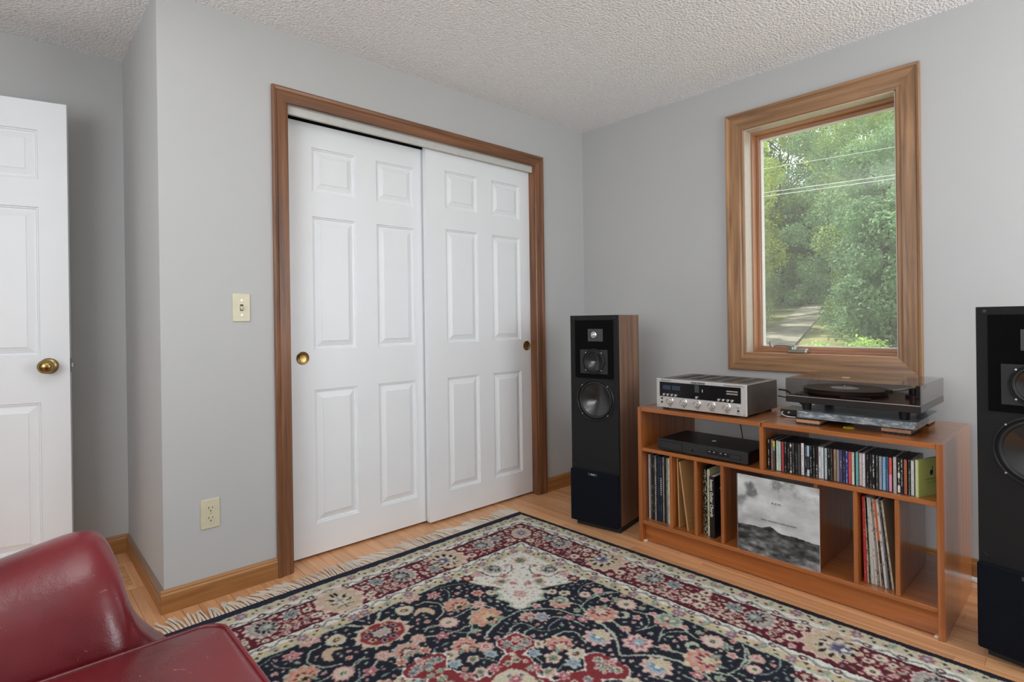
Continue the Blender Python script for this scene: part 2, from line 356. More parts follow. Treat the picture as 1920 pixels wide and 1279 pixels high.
wl = MB(); wl.box(XL-.12, XL, -.9, YA, 0, H); wl.box(XL-.12, XL, YF, -2.9, 0, H); wl.box(XL-.12, XL, -2.9, -.9, 0, .8); wl.box(XL-.12, XL, -2.9, -.9, 2.2, H)
tag(wl.build('wall_left', 'wall'), 'grey wall with a daylight window to the left of the armchair', 'wall', kind='structure')
wf = MB(); wf.box(XL-.12, -1.45, YF-.12, YF, 0, H); wf.box(-.2, T, YF-.12, YF, 0, H); wf.box(-1.45, -.2, YF-.12, YF, 0, .75); wf.box(-1.45, -.2, YF-.12, YF, 2.17, H)
tag(wf.build('wall_front', 'wall'), 'grey wall with a wide daylight window facing the closet', 'wall', kind='structure')
tag(MB().box(XL-.12, T, YF-.12, .96, H, H+.15).build('ceiling', 'ceiling'), 'off-white stipple textured ceiling', 'ceiling', kind='structure')
# floor: slab with oak strips
fl = tag(MB().box(XL-.12, T, YF-.12, .96, -.12, -.014).build('floor', 'subfloor'), 'light oak strip floor', 'floor', kind='structure')
PW = .0572
def plank_mesh(L):
    b = MB(); b.box(0, PW-.0009, 0, L, -.014, 0, .0009); me = bpy.data.meshes.new('plank'); me.from_pydata(b.v, [], b.f); me.materials.append(M['floor']); return me
PL = {}
rest = MB(); nind = 0
x = -.004-PW; row = 0
while x > XL:
    y = (YA if x < XA-.01 else (.0 if (x > OX1 or x < OX0-.05) else .74)); y -= .002
    first = True
    while y > YF:
        L = random.choice((.42, .6, .76, .95, 1.2)); 
        if first: L = random.choice((.3, .42, .6, .76)); first = False
        y0 = max(y-L, YF); L = round(y-y0, 4)
        vis = (x > -.90 and y > -2.75 and y0 < .1) or (-2.5 < x <= -.90 and y > -.32 and y0 < .12) or (-2.85 < x < XA and y > -.7)
        if vis and nind < 285:
            me = PL.get(L) or PL.setdefault(L, plank_mesh(L))
            o = bpy.data.objects.new('plank', me); C.objects.link(o); o.parent = fl; o.location = (x, y0, 0); nind += 1
        else: rest.box(x, x+PW-.0008, y0+.0005, y, -.014, 0)
        y = y0-.0006
    x -= PW; row += 1
tag(rest.build('plank_field', 'floor', fl, fix=False), kind='stuff')

# baseboards
def worn():
    m = M['oaky'].copy(); m.name = 'worn_oak'; t = m.node_tree; N = t.nodes.new; L = t.links.new; b = t.nodes['Principled BSDF']; src = b.inputs['Base Color'].links[0].from_socket
    tc = N('ShaderNodeTexCoord'); sx = N('ShaderNodeSeparateXYZ'); L(tc.outputs['Object'], sx.inputs[0]); nz = N('ShaderNodeTexNoise'); nz.inputs['Scale'].default_value = 9; nz.inputs['Detail'].default_value = 5; L(tc.outputs['Object'], nz.inputs['Vector'])
    mr = N('ShaderNodeMapRange'); mr.inputs['From Min'].default_value = .035; mr.inputs['From Max'].default_value = .085; L(sx.outputs['Z'], mr.inputs['Value'])
    ad = N('ShaderNodeMath'); ad.operation = 'ADD'; L(mr.outputs['Result'], ad.inputs[0]); L(nz.outputs['Fac'], ad.inputs[1])
    r = N('ShaderNodeValToRGB'); r.color_ramp.elements[0].position = .98; r.color_ramp.elements[1].position = 1.0; r.color_ramp.elements[0].color = (0, 0, 0, 1); r.color_ramp.elements[1].color = (.85, .85, .85, 1)
    sc = N('ShaderNodeMath'); sc.operation = 'MULTIPLY'; sc.inputs[1].default_value = .9; L(ad.outputs[0], sc.inputs[0]); L(sc.outputs[0], r.inputs['Fac'])
    mx = N('ShaderNodeMixRGB'); L(r.outputs['Color'], mx.inputs[0]); L(src, mx.inputs[1]); mx.inputs[2].default_value = (*lin((132, 116, 104)), 1); L(mx.outputs[0], b.inputs['Base Color']); return m
M['worn'] = worn()
def bbprof(t=.012, h=.087): return [(0, 0), (t, 0), (t, h-.018), (t*.75, h-.012), (t*.75, h-.008), (t*.35, h), (0, h)]
def base_x(name, x0, x1, y, sgn, label, m='oakx'):   # runs along x, sticks out in sgn*y
    tag(MB().prism([(y+sgn*a, z) for a, z in bbprof()], 'x', x0, x1).build(name, m), label, 'baseboard', kind='structure')
def base_y(name, y0, y1, x, sgn, label, m='oaky'):
    tag(MB().prism([(x+sgn*a, z) for a, z in bbprof()], 'y', y0, y1).build(name, m), label, 'baseboard', kind='structure')
base_x('baseboard_back_left', XA-.012, -2.045, 0, -1, 'oak baseboard below the wall outlet')
base_x('baseboard_back_right', -.399, -.013, 0, -1, 'short oak baseboard between closet casing and corner')
base_y('baseboard_alcove_side', .001, YA-.013, XA, -1, 'scuffed oak baseboard along the wall return', 'worn')
base_x('baseboard_alcove', XL, XA, YA, -1, 'oak baseboard under the wall behind the open door')
base_y('baseboard_right', YF, 0, 0, -1, 'oak baseboard under the window behind cabinet')
tag(MB().box(-.016, 0, -2.0, -1.2, .352, .368, .003).build('trim_1', 'white'), 'thin white raceway on the wall behind the cabinet', 'trim', kind='structure')
tag(MB().box(-.036, -.0125, -2.35, -2.0, 0, .018, .004).build('trim_2', 'white'), 'white strip on the floor beside the right speaker', 'trim', kind='structure')

# closet casing (three mitred boards) and fascia
CO0, CO1, CT = -2.045, -.399, 2.095
cs = empty('trim_3', (CO0, 0, 0), label='medium brown wood casing around the closet opening', cat='casing', kind='structure')
off = (CO0, 0, 0)
def casing_leg(outer, inner, name):
    s = 1 if inner > outer else -1; Wd = abs(inner-outer)
    prof = [(0, 0), (0, .016), (.006, .019), (.016, .017), (.022, .013), (Wd-.012, .011), (Wd-.003, .010), (Wd, .006), (Wd, 0)]
    b = MB(off); rows = []
    for i, z in enumerate((0, 1)):
        rows.append([(outer+s*a, -d, 0 if z == 0 else CT-a) for a, d in prof])
    b.grid(rows); b.add([rows[0][k] for k in range(len(prof))], [tuple(range(len(prof)))])
    return b.build(name, 'casez', cs)
casing_leg(CO0, OX0, 'side_casing'); casing_leg(CO1, OX1, 'side_casing')
Wd = .066; prof = [(0, 0), (0, .016), (.006, .019), (.016, .017), (.022, .013), (Wd-.012, .011), (Wd-.003, .010), (Wd, .006), (Wd, 0)]
b = MB(off); b.grid([[(CO0+a, -d, CT-a) for a, d in prof], [(CO1-a, -d, CT-a) for a, d in prof]]); b.build('head_casing', 'casex', cs)
b = MB(off); b.box(OX1-.004, OX1+.010, -.004, .115, 0, OZ); b.build('jamb', 'casez', cs); b = MB(off); b.box(OX0-.010, OX0+.004, -.004, .115, 0, OZ); b.build('jamb', 'casez', cs)
tag(MB().box(OX0, OX1, .014, .030, 1.994, OZ, .001).build('trim_4', 'fascia'), 'grey painted fascia hiding the sliding door track', 'trim', kind='structure')
tag(MB().box(OX0, OX1, .042, .125, 2.012, OZ+.01).build('trim_5', 'dark'), 'dark block painted as shade in the gap above the closet doors', 'trim', kind='structure')  # near-black box stands for the shade in the open gap over the doors

# six-panel doors
def panel_door(name, ox, oy, rz, Wd, z0, z1, th, cols, rows, label, flip=False):
    """front face at local y=0 facing -y; local x 0..Wd"""
    root = MB(); xs = sorted({0, Wd, *[k for c in cols for k in c]}); zs = sorted({z0, z1, *[k for r in rows for k in r]})
    holes = {(c, r) for c in cols for r in rows}
    for face in (0, 1):
        y = 0 if face == 0 else th
        for i in range(len(xs)-1):
            for j in range(len(zs)-1):
                if ((xs[i], xs[i+1]), (zs[j], zs[j+1])) in holes: continue
                q = [(xs[i], y, zs[j]), (xs[i+1], y, zs[j]), (xs[i+1], y, zs[j+1]), (xs[i], y, zs[j+1])]
                root.add(q if face == 0 else q[::-1], [(0, 1, 2, 3)])
    for q in ([(0, 0, z0), (0, 0, z1), (0, th, z1), (0, th, z0)], [(Wd, 0, z0), (Wd, th, z0), (Wd, th, z1), (Wd, 0, z1)],
              [(0, 0, z1), (Wd, 0, z1), (Wd, th, z1), (0, th, z1)], [(0, 0, z0), (0, th, z0), (Wd, th, z0), (Wd, 0, z0)]): root.add(q, [(0, 1, 2, 3)])
    d = root.build(name, 'door', fix=False, loc=(ox, oy, 0)); d.rotation_euler = (0, 0, rz)
    tag(d, label, 'door', kind='structure')
    for c in cols:
        for r in rows:
            b = MB(); prof_ = [(0, 0), (.003, .007), (.007, .0055), (.010, .0115), (.016, .0115), (.040, .0040), (.0412, .0015)]
            for sgn, yb in ((1, 0), (-1, th)):
                rr = []
                for ins, dep in prof_:
                    y = yb+sgn*dep
                    rr.append([(c[0]+ins, y, r[0]+ins), (c[1]-ins, y, r[0]+ins), (c[1]-ins, y, r[1]-ins), (c[0]+ins, y, r[1]-ins)])
                if sgn < 0: rr = [k[::-1] for k in rr]
                b.grid(rr, close_v=True); b.add(rr[-1], [(0, 1, 2, 3)])
            b.build('panel', 'door', d, fix=False)
    return d
rowsL = [(.152, .770), (.955, 1.573), (1.687, 1.892)]
LX = -1.950
d1 = panel_door('door_1', LX, .086, 0, .78, .012, 2.0, .030, [(.114, .331), (.444, .665)], rowsL, 'left sliding closet door, white with six moulded panels')
rowsR = [(.156, .772), (.962, 1.583), (1.698, 1.903)]
RX = -1.235
d2 = panel_door('door_2', RX, .045, 0, .795, .012, 2.006, .030, [(.124, .349), (.457, .683)], rowsR, 'right sliding closet door, white with six moulded panels')
def finger_pull(parent, x, z):
    b = MB(); b.lathe([(.0, .006), (.018, .006), (.0225, .003), (.0235, -.0005), (.026, -.0022), (.0285, -.0012), (.0295, .001)], (x, 0, z), (0, 1, 0), 28)
    o = b.build('finger_pull', 'brass', parent, smooth=40); o['label'] = 'round brass finger pull'
# carve-like shallow cup sits proud of the face
def pull(parent, x, z):
    b = MB(); b.lathe([(.0295, .0), (.0295, -.002), (.0275, -.0035), (.025, -.003), (.0225, -.0015), (.012, -.0007), (.0, -.0005)], (x, 0, z), (0, 1, 0), 28)
    o = b.build('finger_pull', 'brass', parent, smooth=40); o['label'] = 'round brass finger pull'
pull(d1, -1.889-LX, .92); pull(d2, -.506-RX, .923)

# open door
ang = math.radians(180-12.6)
ux, uy = math.cos(ang), math.sin(ang)     # from free edge to hinge
fe = (-2.686, .5747); WD = .762
hx, hy = fe[0]+ux*WD, fe[1]+uy*WD
d3 = panel_door('door_3', hx, hy, math.radians(-12.6), WD, .012, 2.015, .034, [(.112, .333), (.447, .666)], [(.15, .765), (.955, 1.575), (1.69, 1.895)], 'open white six-panel door standing at the left edge')
b = MB(); kx = WD-.069
b.lathe([(.033, 0), (.033, -.004), (.029, -.008), (.014, -.011), (.011, -.028), (.017, -.036), (.026, -.044), (.029, -.054), (.0275, -.063), (.0235, -.0665), (.022, -.0665), (.019, -.070), (.010, -.0735), (0, -.0745)], (kx, 0, .915), (0, 1, 0), 32)
o = b.build('door_knob', 'brass', d3, smooth=35); o['label'] = 'round antique brass knob'
MB().box(WD-.001, WD+.012, .012, .026, .905, .925, .002).build('latch', 'nickel', d3)
MB().box(WD-.0005, WD+.0012, .004, .030, .885, .945, .0005).build('latch_plate', 'nickel', d3)

# ------------------------------------------------------------------ window
win = empty('window_1', (0, WY0, WZ0), label='wood-cased crank window looking onto a wooded road', cat='window', kind='structure')
woff = (0, WY0, WZ0); oy0, oy1, oz0, oz1 = -1.0069, -1.8638, .8015, 2.1603
wp = [(0, 0), (0, .017), (.004, .019), (.012, .018), (.018, .0145), (.060, .0125), (.072, .0125), (.080, .010), (.090, .0095), (.0947, .006), (.0947, 0)]
kz = (oz1-WZ1)/.0947; ky = (oy0-WY0)/.0947
b = MB(woff); b.grid([[(-d, oy0-a*ky, oz0+a*kz*.95) for a, d in wp], [(-d, oy0-a*ky, oz1-a*kz) for a, d in wp]]); b.build('side_casing', 'winz', win)
kyr = (WY1-oy1)/.0947
b = MB(woff); b.grid([[(-d, oy1+a*kyr, oz0+a*kz*.95) for a, d in wp], [(-d, oy1+a*kyr, oz1-a*kz) for a, d in wp]]); b.build('side_casing', 'winz', win)
b = MB(woff); b.grid([[(-d, oy0-a*ky, oz1-a*kz) for a, d in wp], [(-d, oy1+a*kyr, oz1-a*kz) for a, d in wp]]); b.build('head_casing', 'winy', win)
b = MB(woff); b.grid([[(-d, oy0-a*ky, oz0+a*kz*.95) for a, d in wp], [(-d, oy1+a*kyr, oz0+a*kz*.95) for a, d in wp]]); b.build('sill_casing', 'winy', win)
JD = .072
b = MB(woff); b.box(-.004, .198, WY0-.004, WY0+.006, WZ0-.004, WZ1+.004); b.build('jamb', 'jamb', win)
b = MB(woff); b.box(-.004, .198, WY1-.006, WY1+.004, WZ0-.004, WZ1+.004); b.build('jamb', 'jamb', win)
b = MB(woff); b.box(-.004, .198, WY1, WY0, WZ1-.004, WZ1+.006); b.build('head_jamb', 'jamb', win)
b = MB(woff); b.box(-.010, .198, WY1-.002, WY0+.002, WZ0-.006, WZ0+.004, .002); b.build('stool', 'sashy', win)
# sash frame: step profile
def ring(name, m_z, m_y, x0, x1, a, bb, za=None, zb=None):
    """rectangular frame between inset a and inset bb from the opening"""
    for (ya, yb) in ((WY0-a, WY0-bb), (WY1+bb, WY1+a)):
        k = MB(woff); k.box(x0, x1, ya, yb, WZ0+(za if za is not None else a), WZ1-a, .0015); k.build(name, m_z, win)
    k = MB(woff); k.box(x0, x1, WY1+bb, WY0-bb, WZ1-a, WZ1-bb, .0015); k.build(name, m_y, win)
    k = MB(woff); k.box(x0, x1, WY1+bb, WY0-bb, WZ0+(za if za is not None else a), WZ0+(zb if zb is not None else bb), .0015); k.build(name, m_y, win)
ring('window_stop', 'sashz', 'sashy', JD, .190, .004, .012, .004, .016)
ring('sash', 'sashz', 'sashy', .118, .175, .012, .026, .016, .032)
ring('glazing_bead', 'white', 'white', .138, .168, .026, .032, .032, .037)
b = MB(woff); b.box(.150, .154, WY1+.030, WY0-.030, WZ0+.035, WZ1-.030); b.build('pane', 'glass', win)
# crank operator
b = MB(woff); b.box(.030, .070, -1.385, -1.292, .8947, .918, .006); b.lathe([(.020, 0), (.019, .012), (.012, .018), (0, .019)], (.045, -1.318, .914), (0, 0, 1), 18)
k = b.build('crank', 'nickel', win, smooth=35); k['label'] = 'grey metal crank operator'
b = MB(woff); b.tube([(.045, -1.322, .928), (.036, -1.292, .936), (.028, -1.258, .937), (.020, -1.226, .929)], lambda t: .009-.003*t, 10); b.lathe([(.0075, -.006), (.009, .004), (.0085, .020), (.0055, .025), (0, .026)], (.020, -1.224, .928), (0, .4, 1), 14)
b.build('crank_handle', 'nickel', k, smooth=50).location = (0, 0, 0)

# unseen daylight windows: frames and panes
def plain_window(name, lo, hi, axis, pos, label):
    r = empty(name, (0, 0, 0), label=label, cat='window', kind='structure')
    for (a0, a1, z0, z1) in ((lo, lo+.07, .0, 1), (hi-.07, hi, 0, 1), (lo, hi, 0, .07), (lo, hi, 1, .93), ((lo+hi)/2-.03, (lo+hi)/2+.03, 0, 1)):
        Z0, Z1 = (.8, 2.2) if axis == 'x' else (.75, 2.17)
        zz = lambda k: Z0 if k == 0 else Z1 if k == 1 else (Z0+.07 if k == .07 else Z1-.07)
        q = MB()
        if axis == 'x': q.box(pos-.09, pos-.04, a0, a1, zz(z0), zz(z1), .004)
        else: q.box(a0, a1, pos-.09, pos-.04, zz(z0), zz(z1), .004)
        q.build('frame', 'sashz', r)
plain_window('window_2', -2.9, -.9, 'x', XL, 'two-light wood window in the left wall')
plain_window('window_3', -1.45, -.2, 'y', YF, 'two-light wood window in the front wall')

# switch and outlet
sw = empty('light_switch', (-2.1745, 0, 1.146), label='ivory toggle light switch on the grey wall', cat='light switch')
off = (-2.1745, 0, 1.146)
MB(off).box(-2.2085, -2.1405, -.005, 0, 1.0885, 1.2035, .003).build('plate', 'ivory', sw)
m4 = Matrix.Translation((-2.1745, -.005, 1.146)) @ Matrix.Rotation(math.radians(28), 4, 'X')
MB(off).box(-.005, .005, -.012, .004, -.006, .006, .0015, m4).build('toggle', 'ivory', sw)
MB(off).box(-2.1805, -2.1685, -.0056, -.0045, 1.133, 1.159).build('toggle_slot', 'slot', sw)
for z in (1.116, 1.176): MB(off).cyl((-2.1745, -.0065, z), (-2.1745, -.004, z), .0032, n=12).build('screw', 'steel', sw)
ot = empty('wall_outlet', (-2.2998, 0, .335), label='ivory duplex outlet low on the grey wall', cat='outlet'); off = (-2.2998, 0, .335)
MB(off).box(-2.3345, -2.265, -.005, 0, .2775, .3925, .003).build('plate', 'ivory', ot)
for zc in (.3545, .3155):
    b = MB(off); n = 20; pts = [(-2.2998+.0165*math.cos(2*PI*i/n), max(-.0135, min(.0135, .0165*math.sin(2*PI*i/n)))+zc) for i in range(n)]
    b.prism([(p, q) for p, q in pts], 'y', -.0072, -.004); r = b.build('receptacle', 'ivory', ot)
    b = MB(off); b.box(-2.3075, -2.3053, -.0077, -.0068, zc+.0005, zc+.0095); b.box(-2.2943, -2.2921, -.0077, -.0068, zc+.0015, zc+.0085); b.cyl((-2.2998, -.0077, zc-.007), (-2.2998, -.0068, zc-.007), .0027, n=10); b.build('socket_slot', 'slot', r)
MB(off).cyl((-2.2998, -.0065, .335), (-2.2998, -.004, .335), .003, n=12).build('screw', 'steel', ot)

# floor vent
off = (-2.535, .47, 0)
fv = empty('floor_vent', off, label='flush oak floor register beside the wall return', cat='vent')
b = MB(off); b.box(-2.600, -2.575, .31, .63, 0, .004, .001); b.box(-2.497, -2.472, .31, .63, 0, .004, .001); b.box(-2.575, -2.497, .31, .34, 0, .004, .001); b.box(-2.575, -2.497, .60, .63, 0, .004, .001); b.build('frame', 'floor', fv)
MB(off).box(-2.575, -2.497, .34, .60, 0, .0006).build('well', 'dark', fv)
for i in range(16): MB(off).box(-2.575, -2.506, .342+i*.0162, .342+i*.0162+.0105, .0006, .0036).build('slat', 'floor', fv)
b = MB(off); b.box(-2.506, -2.497, .34, .60, .0006, .0036); b.build('slat_rail', 'floor', fv)

# ------------------------------------------------------------------ record cabinet
XF, XB, BH = -.626, -.117, .651
cab = empty('record_cabinet', (XF, -1.437, 0), label='teak record cabinet with open shelves under the window', cat='cabinet'); off = (XF, -1.437, 0)
def cb(name, m, *a, bev=.0015): return MB(off).box(*a, bev).build(name, m, cab)
cb('side_panel', 'cabz', XF, XB, -.8635, -.844, 0, BH); cb('side_panel', 'cabz', XF, XB, -2.030, -2.0105, 0, BH)
cb('top_panel', 'caby', XF+.003, XB, -1.4340, -.8636, .631, BH-.002); cb('top_panel', 'caby', XF+.003, XB, -2.0104, -1.4385, .631, BH-.002)
cb('middle_shelf', 'caby', XF+.004, XB, -2.0104, -.8636, .439, .4555); cb('bottom_shelf', 'caby', XF+.004, XB, -2.0104, -.8636, .0868, .1035)
cb('plinth', 'caby', XF+.026, XF+.042, -2.0104, -.8636, .004, .0867)
cb('center_divider', 'cabz', XF+.004, XB, -1.4444, -1.4284, .4556, .6309)
for y0, y1 in ((-1.024, -1.010), (-1.1475, -1.1335), (-1.2715, -1.2575), (-1.640, -1.626), (-1.7775, -1.7635), (-1.905, -1.891)):
    cb('bay_divider', 'cabz', XF+(.024 if -1.65 < y0 < -1.6 else .008), -.225, y0, y1, .1036, .4389)
for y in (-.868, -2.006): cb('foot', 'white', XF+.010, XF+.030, y-.008, y+.008, 0, .006)

# ------------------------------------------------------------------ hi-fi on the cabinet
ZT = BH-.002
def rtext(nm, s, size, m, par, y, z, x, o_, **k): return text(nm, s, size, m, par, (x-o_[0], y-o_[1], z-o_[2]), **k)
off = (-.42, -1.145, ZT)
rc = empty('stereo_receiver', off, label='vintage silver-faced stereo receiver on the cabinet top left', cat='receiver')
RX0 = -.585; RZ0, RZ1 = .657, .793; RY0, RY1 = -.926, -1.363
b = MB(off); b.box(RX0, RX0+.008, RY1, RY0, RZ0, RZ1, .002); b.build('faceplate', 'alum', rc)
b = MB(off); b.box(RX0+.008, -.262, RY1+.004, RY0-.004, RZ0+.002, RZ1-.002, .002); b.build('case', 'greymetal', rc)
vent = MB(off)
for i in range(5):
    for k in range(2): vent.box(-.50+k*.11, -.50+k*.11+.095, -.98-i*.075-.05, -.98-i*.075, RZ1-.0024, RZ1-.0014)
vent.build('top_vent', 'softblack', rc)
MB(off).box(RX0-.0012, RX0+.001, -1.338, -.944, .710, .778, .0005).build('display_window', 'display', rc)
for y0, y1 in ((-1.003, -.962), (-1.052, -1.010)): MB(off).box(RX0-.0018, RX0-.0010, y0, y1, .743, .763).build('meter', 'meter', rc)
b = MB(off); b.box(RX0-.0020, RX0-.0010, -1.147, -1.126, .741, .775); b.build('dial_glass', 'greyplate', rc)
MB(off).box(RX0-.0022, RX0-.0010, -1.1640, -1.1615, .744, .757).build('dial_pointer', 'whiteink', rc)
for z in (.7485, .7590):
    MB(off).box(RX0-.006, RX0, -1.326, -1.276, z-.0028, z+.0028, .001).build('push_bar', 'steel', rc)
for y in (-1.0, -1.070, -1.138, -1.207, -1.277):
    b = MB(off); b.lathe([(.0175, 0), (.0175, .003), (.0150, .004), (.0145, .016), (.0125, .0175), (0, .0175)], (RX0, y, .690), (-1, 0, 0), 26)
    k = b.build('knob', 'steel', rc, smooth=35)
    MB(off).box(RX0-.021, RX0-.0172, y-.003, y+.003, .678, .703, .001, Matrix.Translation((0, y, .690)) @ Matrix.Rotation(.5, 4, 'X') @ Matrix.Translation((0, -y, -.690))).build('knob_pointer', 'alum', k)
for y in (-.971, -.991, -1.012, -1.032, -1.137, -1.242, -1.262, -1.283, -1.302):
    MB(off).lathe([(.0058, 0), (.0058, .009), (.0045, .0105), (0, .0105)], (RX0-.001, y, .7195), (-1, 0, 0), 16).build('push_button', 'steel', rc, smooth=35)
for y, z in ((-.956, .7), (-.956, .682), (-1.326, .678)): MB(off).cyl((RX0-.0015, y, z), (RX0, y, z), .0048, n=14).build('jack', 'ink', rc)
MB(off).lathe([(.006, 0), (.006, .008), (0, .009)], (RX0, -1.326, .6965), (-1, 0, 0), 16).build('power_button', 'steel', rc, smooth=35)
for y, z in ((-.936, .783), (-1.351, .784), (-1.351, .667), (-.936, .668)): MB(off).lathe([(.004, 0), (.0035, .0025), (0, .003)], (RX0, y, z), (-1, 0, 0), 12).build('screw', 'steel', rc)
rtext('lettering', 'marantz', .0135, 'ink', rc, -1.141, .7845, RX0-.0004, off, sx=1.55, bold=.0004)
rtext('lettering', 'Model 2235 B', .0095, 'ink', rc, -.977, .7850, RX0-.0004, off, shear=.35)
rtext('lettering', 'Stereophonic Receiver', .0085, 'ink', rc, -1.302, .7840, RX0-.0004, off, shear=.35)
for y, s in ((-1.0, 'Bass'), (-1.07, 'Mid'), (-1.138, 'Treble'), (-1.207, 'Balance'), (-1.277, 'Volume')): rtext('lettering', s, .0062, 'ink', rc, y, .6675, RX0-.0004, off, shear=.35)
rtext('lettering', 'Phones', .0055, 'ink', rc, -1.326, .6675, RX0-.0004, off, shear=.35)
for y in (-.96, -1.33):
    for x in (-.56, -.29): MB(off).cyl((x, y, ZT), (x, y, RZ0+.003), .013, n=14).build('foot', 'black', rc)

# turntable on marble slab on cork pads
off = (-.40, -1.745, ZT)
PADS = [(-.552, -.440, -1.634, -1.545), (-.528, -.413, -1.925, -1.830), (-.27, -.17, -1.640, -1.550), (-.27, -.17, -1.93, -1.83)]
lab = ['cork and rubber pad under the slab, front left', 'cork and rubber pad under the slab, front right', 'cork and rubber pad under the slab, rear left', 'cork and rubber pad under the slab, rear right']
for (x0, x1, y0, y1), lb in zip(PADS, lab):
    o_ = ((x0+x1)/2, (y0+y1)/2, ZT); p = empty('isolation_pad', o_, label=lb, cat='pad', group='cork isolation pads under the marble slab')
    MB(o_).box(x0+.002, x1-.002, y0+.002, y1-.002, ZT+.006, ZT+.019, .001).build('cork_block', 'cork', p)
    r = MB(o_); r.box(x0, x1, y0, y1, ZT+.0025, ZT+.006)
    for i in range(6): yy = y0+(y1-y0)*(i+.2)/6; r.box(x0, x1, yy, yy+(y1-y0)*.1, ZT, ZT+.0025)
    r.build('rubber_base', 'softblack', p); MB(o_).box(x0, x1, y0, y1, ZT+.019, ZT+.027, .001).build('rubber_top', 'softblack', p)
ZS0, ZS1 = ZT+.027, ZT+.052
sl = MB((-.40, -1.745, ZS0)); n = 8
pts = []
for cx, cy, a0 in ((-.556+.02, -1.545-.02, PI/2), (-.556+.02, -1.945+.02, PI), (-.19-.02, -1.945+.02, 1.5*PI), (-.19-.02, -1.545-.02, 2*PI)):
    for i in range(5): a = a0+i*PI/8; pts.append((cx+.02*math.cos(a), cy+.02*math.sin(a)))
sl.prism(pts, 'z', ZS0, ZS1); sl.build('marble_slab', 'marble'); tag(bpy.context.scene.objects['marble_slab'], 'grey veined marble slab under the turntable', 'slab')
off = (-.37, -1.735, ZS1)
tt = empty('turntable', off, label='black turntable under a smoked dust cover on a marble slab', cat='turntable')
TX0, TX1, TY0, TY1 = -.560, -.175, -1.511, -1.959; TZ0, TZ1 = .735, .7615
MB(off).box(TX0, TX1, TY1, TY0, TZ0, TZ1, .002).build('plinth', 'deck', tt)
b = MB(off); b.box(TX0-.0006, TX0+.001, TY1, TY0, TZ1-.0018, TZ1+.0004); b.build('edge_trim', 'steel', tt)
for x in (-.50, -.24):
    for y in (-1.57, -1.90): MB(off).lathe([(.015, 0), (.020, TZ0-ZS1)], (x, y, ZS1), (0, 0, 1), 20).build('foot', 'black', tt, smooth=30)
MB(off).box(-.53, -.515, -1.80, -1.70, TZ1, TZ1+.008, .002).build('finger_bar', 'black', tt)
PX, PY = -.355, -1.665
MB(off).lathe([(.147, 0), (.150, .003), (.150, .014), (.148, .016), (0, .016)], (PX, PY, TZ1+.004), (0, 0, 1), 64).build('platter', 'softblack', tt, smooth=30)
MB(off).lathe([(.02, 0), (.02, .004)], (PX, PY, TZ1), (0, 0, 1), 20).build('bearing', 'black', tt)
MB(off).lathe([(.003, 0), (.003, .012), (0, .013)], (PX, PY, TZ1+.020), (0, 0, 1), 12).build('spindle', 'steel', tt, smooth=30)
MB(off).lathe([(.012, 0), (.012, .004), (0, .004)], (-.51, -1.545, TZ1), (0, 0, 1), 20).build('speed_knob', 'black', tt, smooth=30)
b = MB(off); b.lathe([(.028, 0), (.028, .012), (.016, .014), (.016, .036), (.012, .038), (0, .038)], (-.335, -1.895, TZ1), (0, 0, 1), 24); b.build('tonearm_base', 'black', tt, smooth=30)
b = MB(off); b.tube([(-.28, -1.905, .802), (-.335, -1.895, .800), (-.42, -1.868, .797), (-.455, -1.845, .795)], .0042, 10); ta = b.build('tonearm', 'steel', tt, smooth=60)
MB(off).box(-.470, -.443, -1.853, -1.832, .786, .799, .002).build('headshell', 'black', ta)
MB(off).cyl((-.285, -1.905, .802), (-.262, -1.909, .802), .013, n=20).build('counterweight', 'black', ta)
MB(off).box(-.36, -.34, -1.925, -1.905, TZ1, .812, .002).build('armrest', 'black', ta)
# dust cover: open-bottomed shell
b = MB(off); t_ = .003; cz = .829
b.box(TX0, TX0+t_, TY1, TY0, TZ1+.0006, cz); b.box(TX1-t_, TX1, TY1, TY0, TZ1+.0006, cz); b.box(TX0+t_, TX1-t_, TY0-t_, TY0, TZ1+.0006, cz); b.box(TX0+t_, TX1-t_, TY1, TY1+t_, TZ1+.0006, cz); b.box(TX0, TX1, TY1, TY0, cz, cz+t_)
dc = b.build('dust_cover', 'smoke', tt); dc['label'] = 'smoked clear acrylic dust cover'
MB(off).box(-.42, -.408, -1.70, -1.675, cz+t_, cz+t_+.0006).build('badge', 'white', tt)
rd = empty('vinyl_record', (PX, PY, TZ1+.0202), label='black vinyl record with pale label on the turntable platter', cat='record')
o_ = (PX, PY, TZ1+.0202); MB(o_).lathe([(.150, 0), (.151, .001), (.150, .002), (.05, .0017), (0, .0017)], o_, (0, 0, 1), 64).build('disc', 'vinyl', rd, smooth=30)
MB(o_).lathe([(.050, .0018), (.050, .0023), (.0036, .0023), (.0036, .0018)], o_, (0, 0, 1), 40).build('center_label', 'label', rd)
# yellow tag, power box, cables
b = MB((-.505, -1.722, ZT)); n = 14
b.prism([(-.505+(.020+.006*math.sin(3*i))*math.cos(2*PI*i/n), -1.722+(.016+.004*math.cos(5*i))*math.sin(2*PI*i/n)) for i in range(n)], 'z', ZT, ZT+.003)
tag(b.build('paper_tag', 'yellow'), 'small crumpled yellow tag lying under the marble slab', 'tag')
off = (-.33, -1.47, ZT); ps = empty('phono_amplifier', off, label='small grey box with cables left of the marble slab', cat='box')
MB(off).box(-.40, -.27, -1.526, -1.425, ZT+.004, ZT+.030, .003).build('case', 'greymetal', ps); MB(off).box(-.402, -.399, -1.522, -1.429, ZT+.006, ZT+.028, .001).build('front_panel', 'black', ps)
for y in (-1.44, -1.465): MB(off).lathe([(.004, 0), (.004, .008), (0, .008)], (-.402, y, ZT+.018), (-1, 0, 0), 12).build('jack', 'steel', ps)
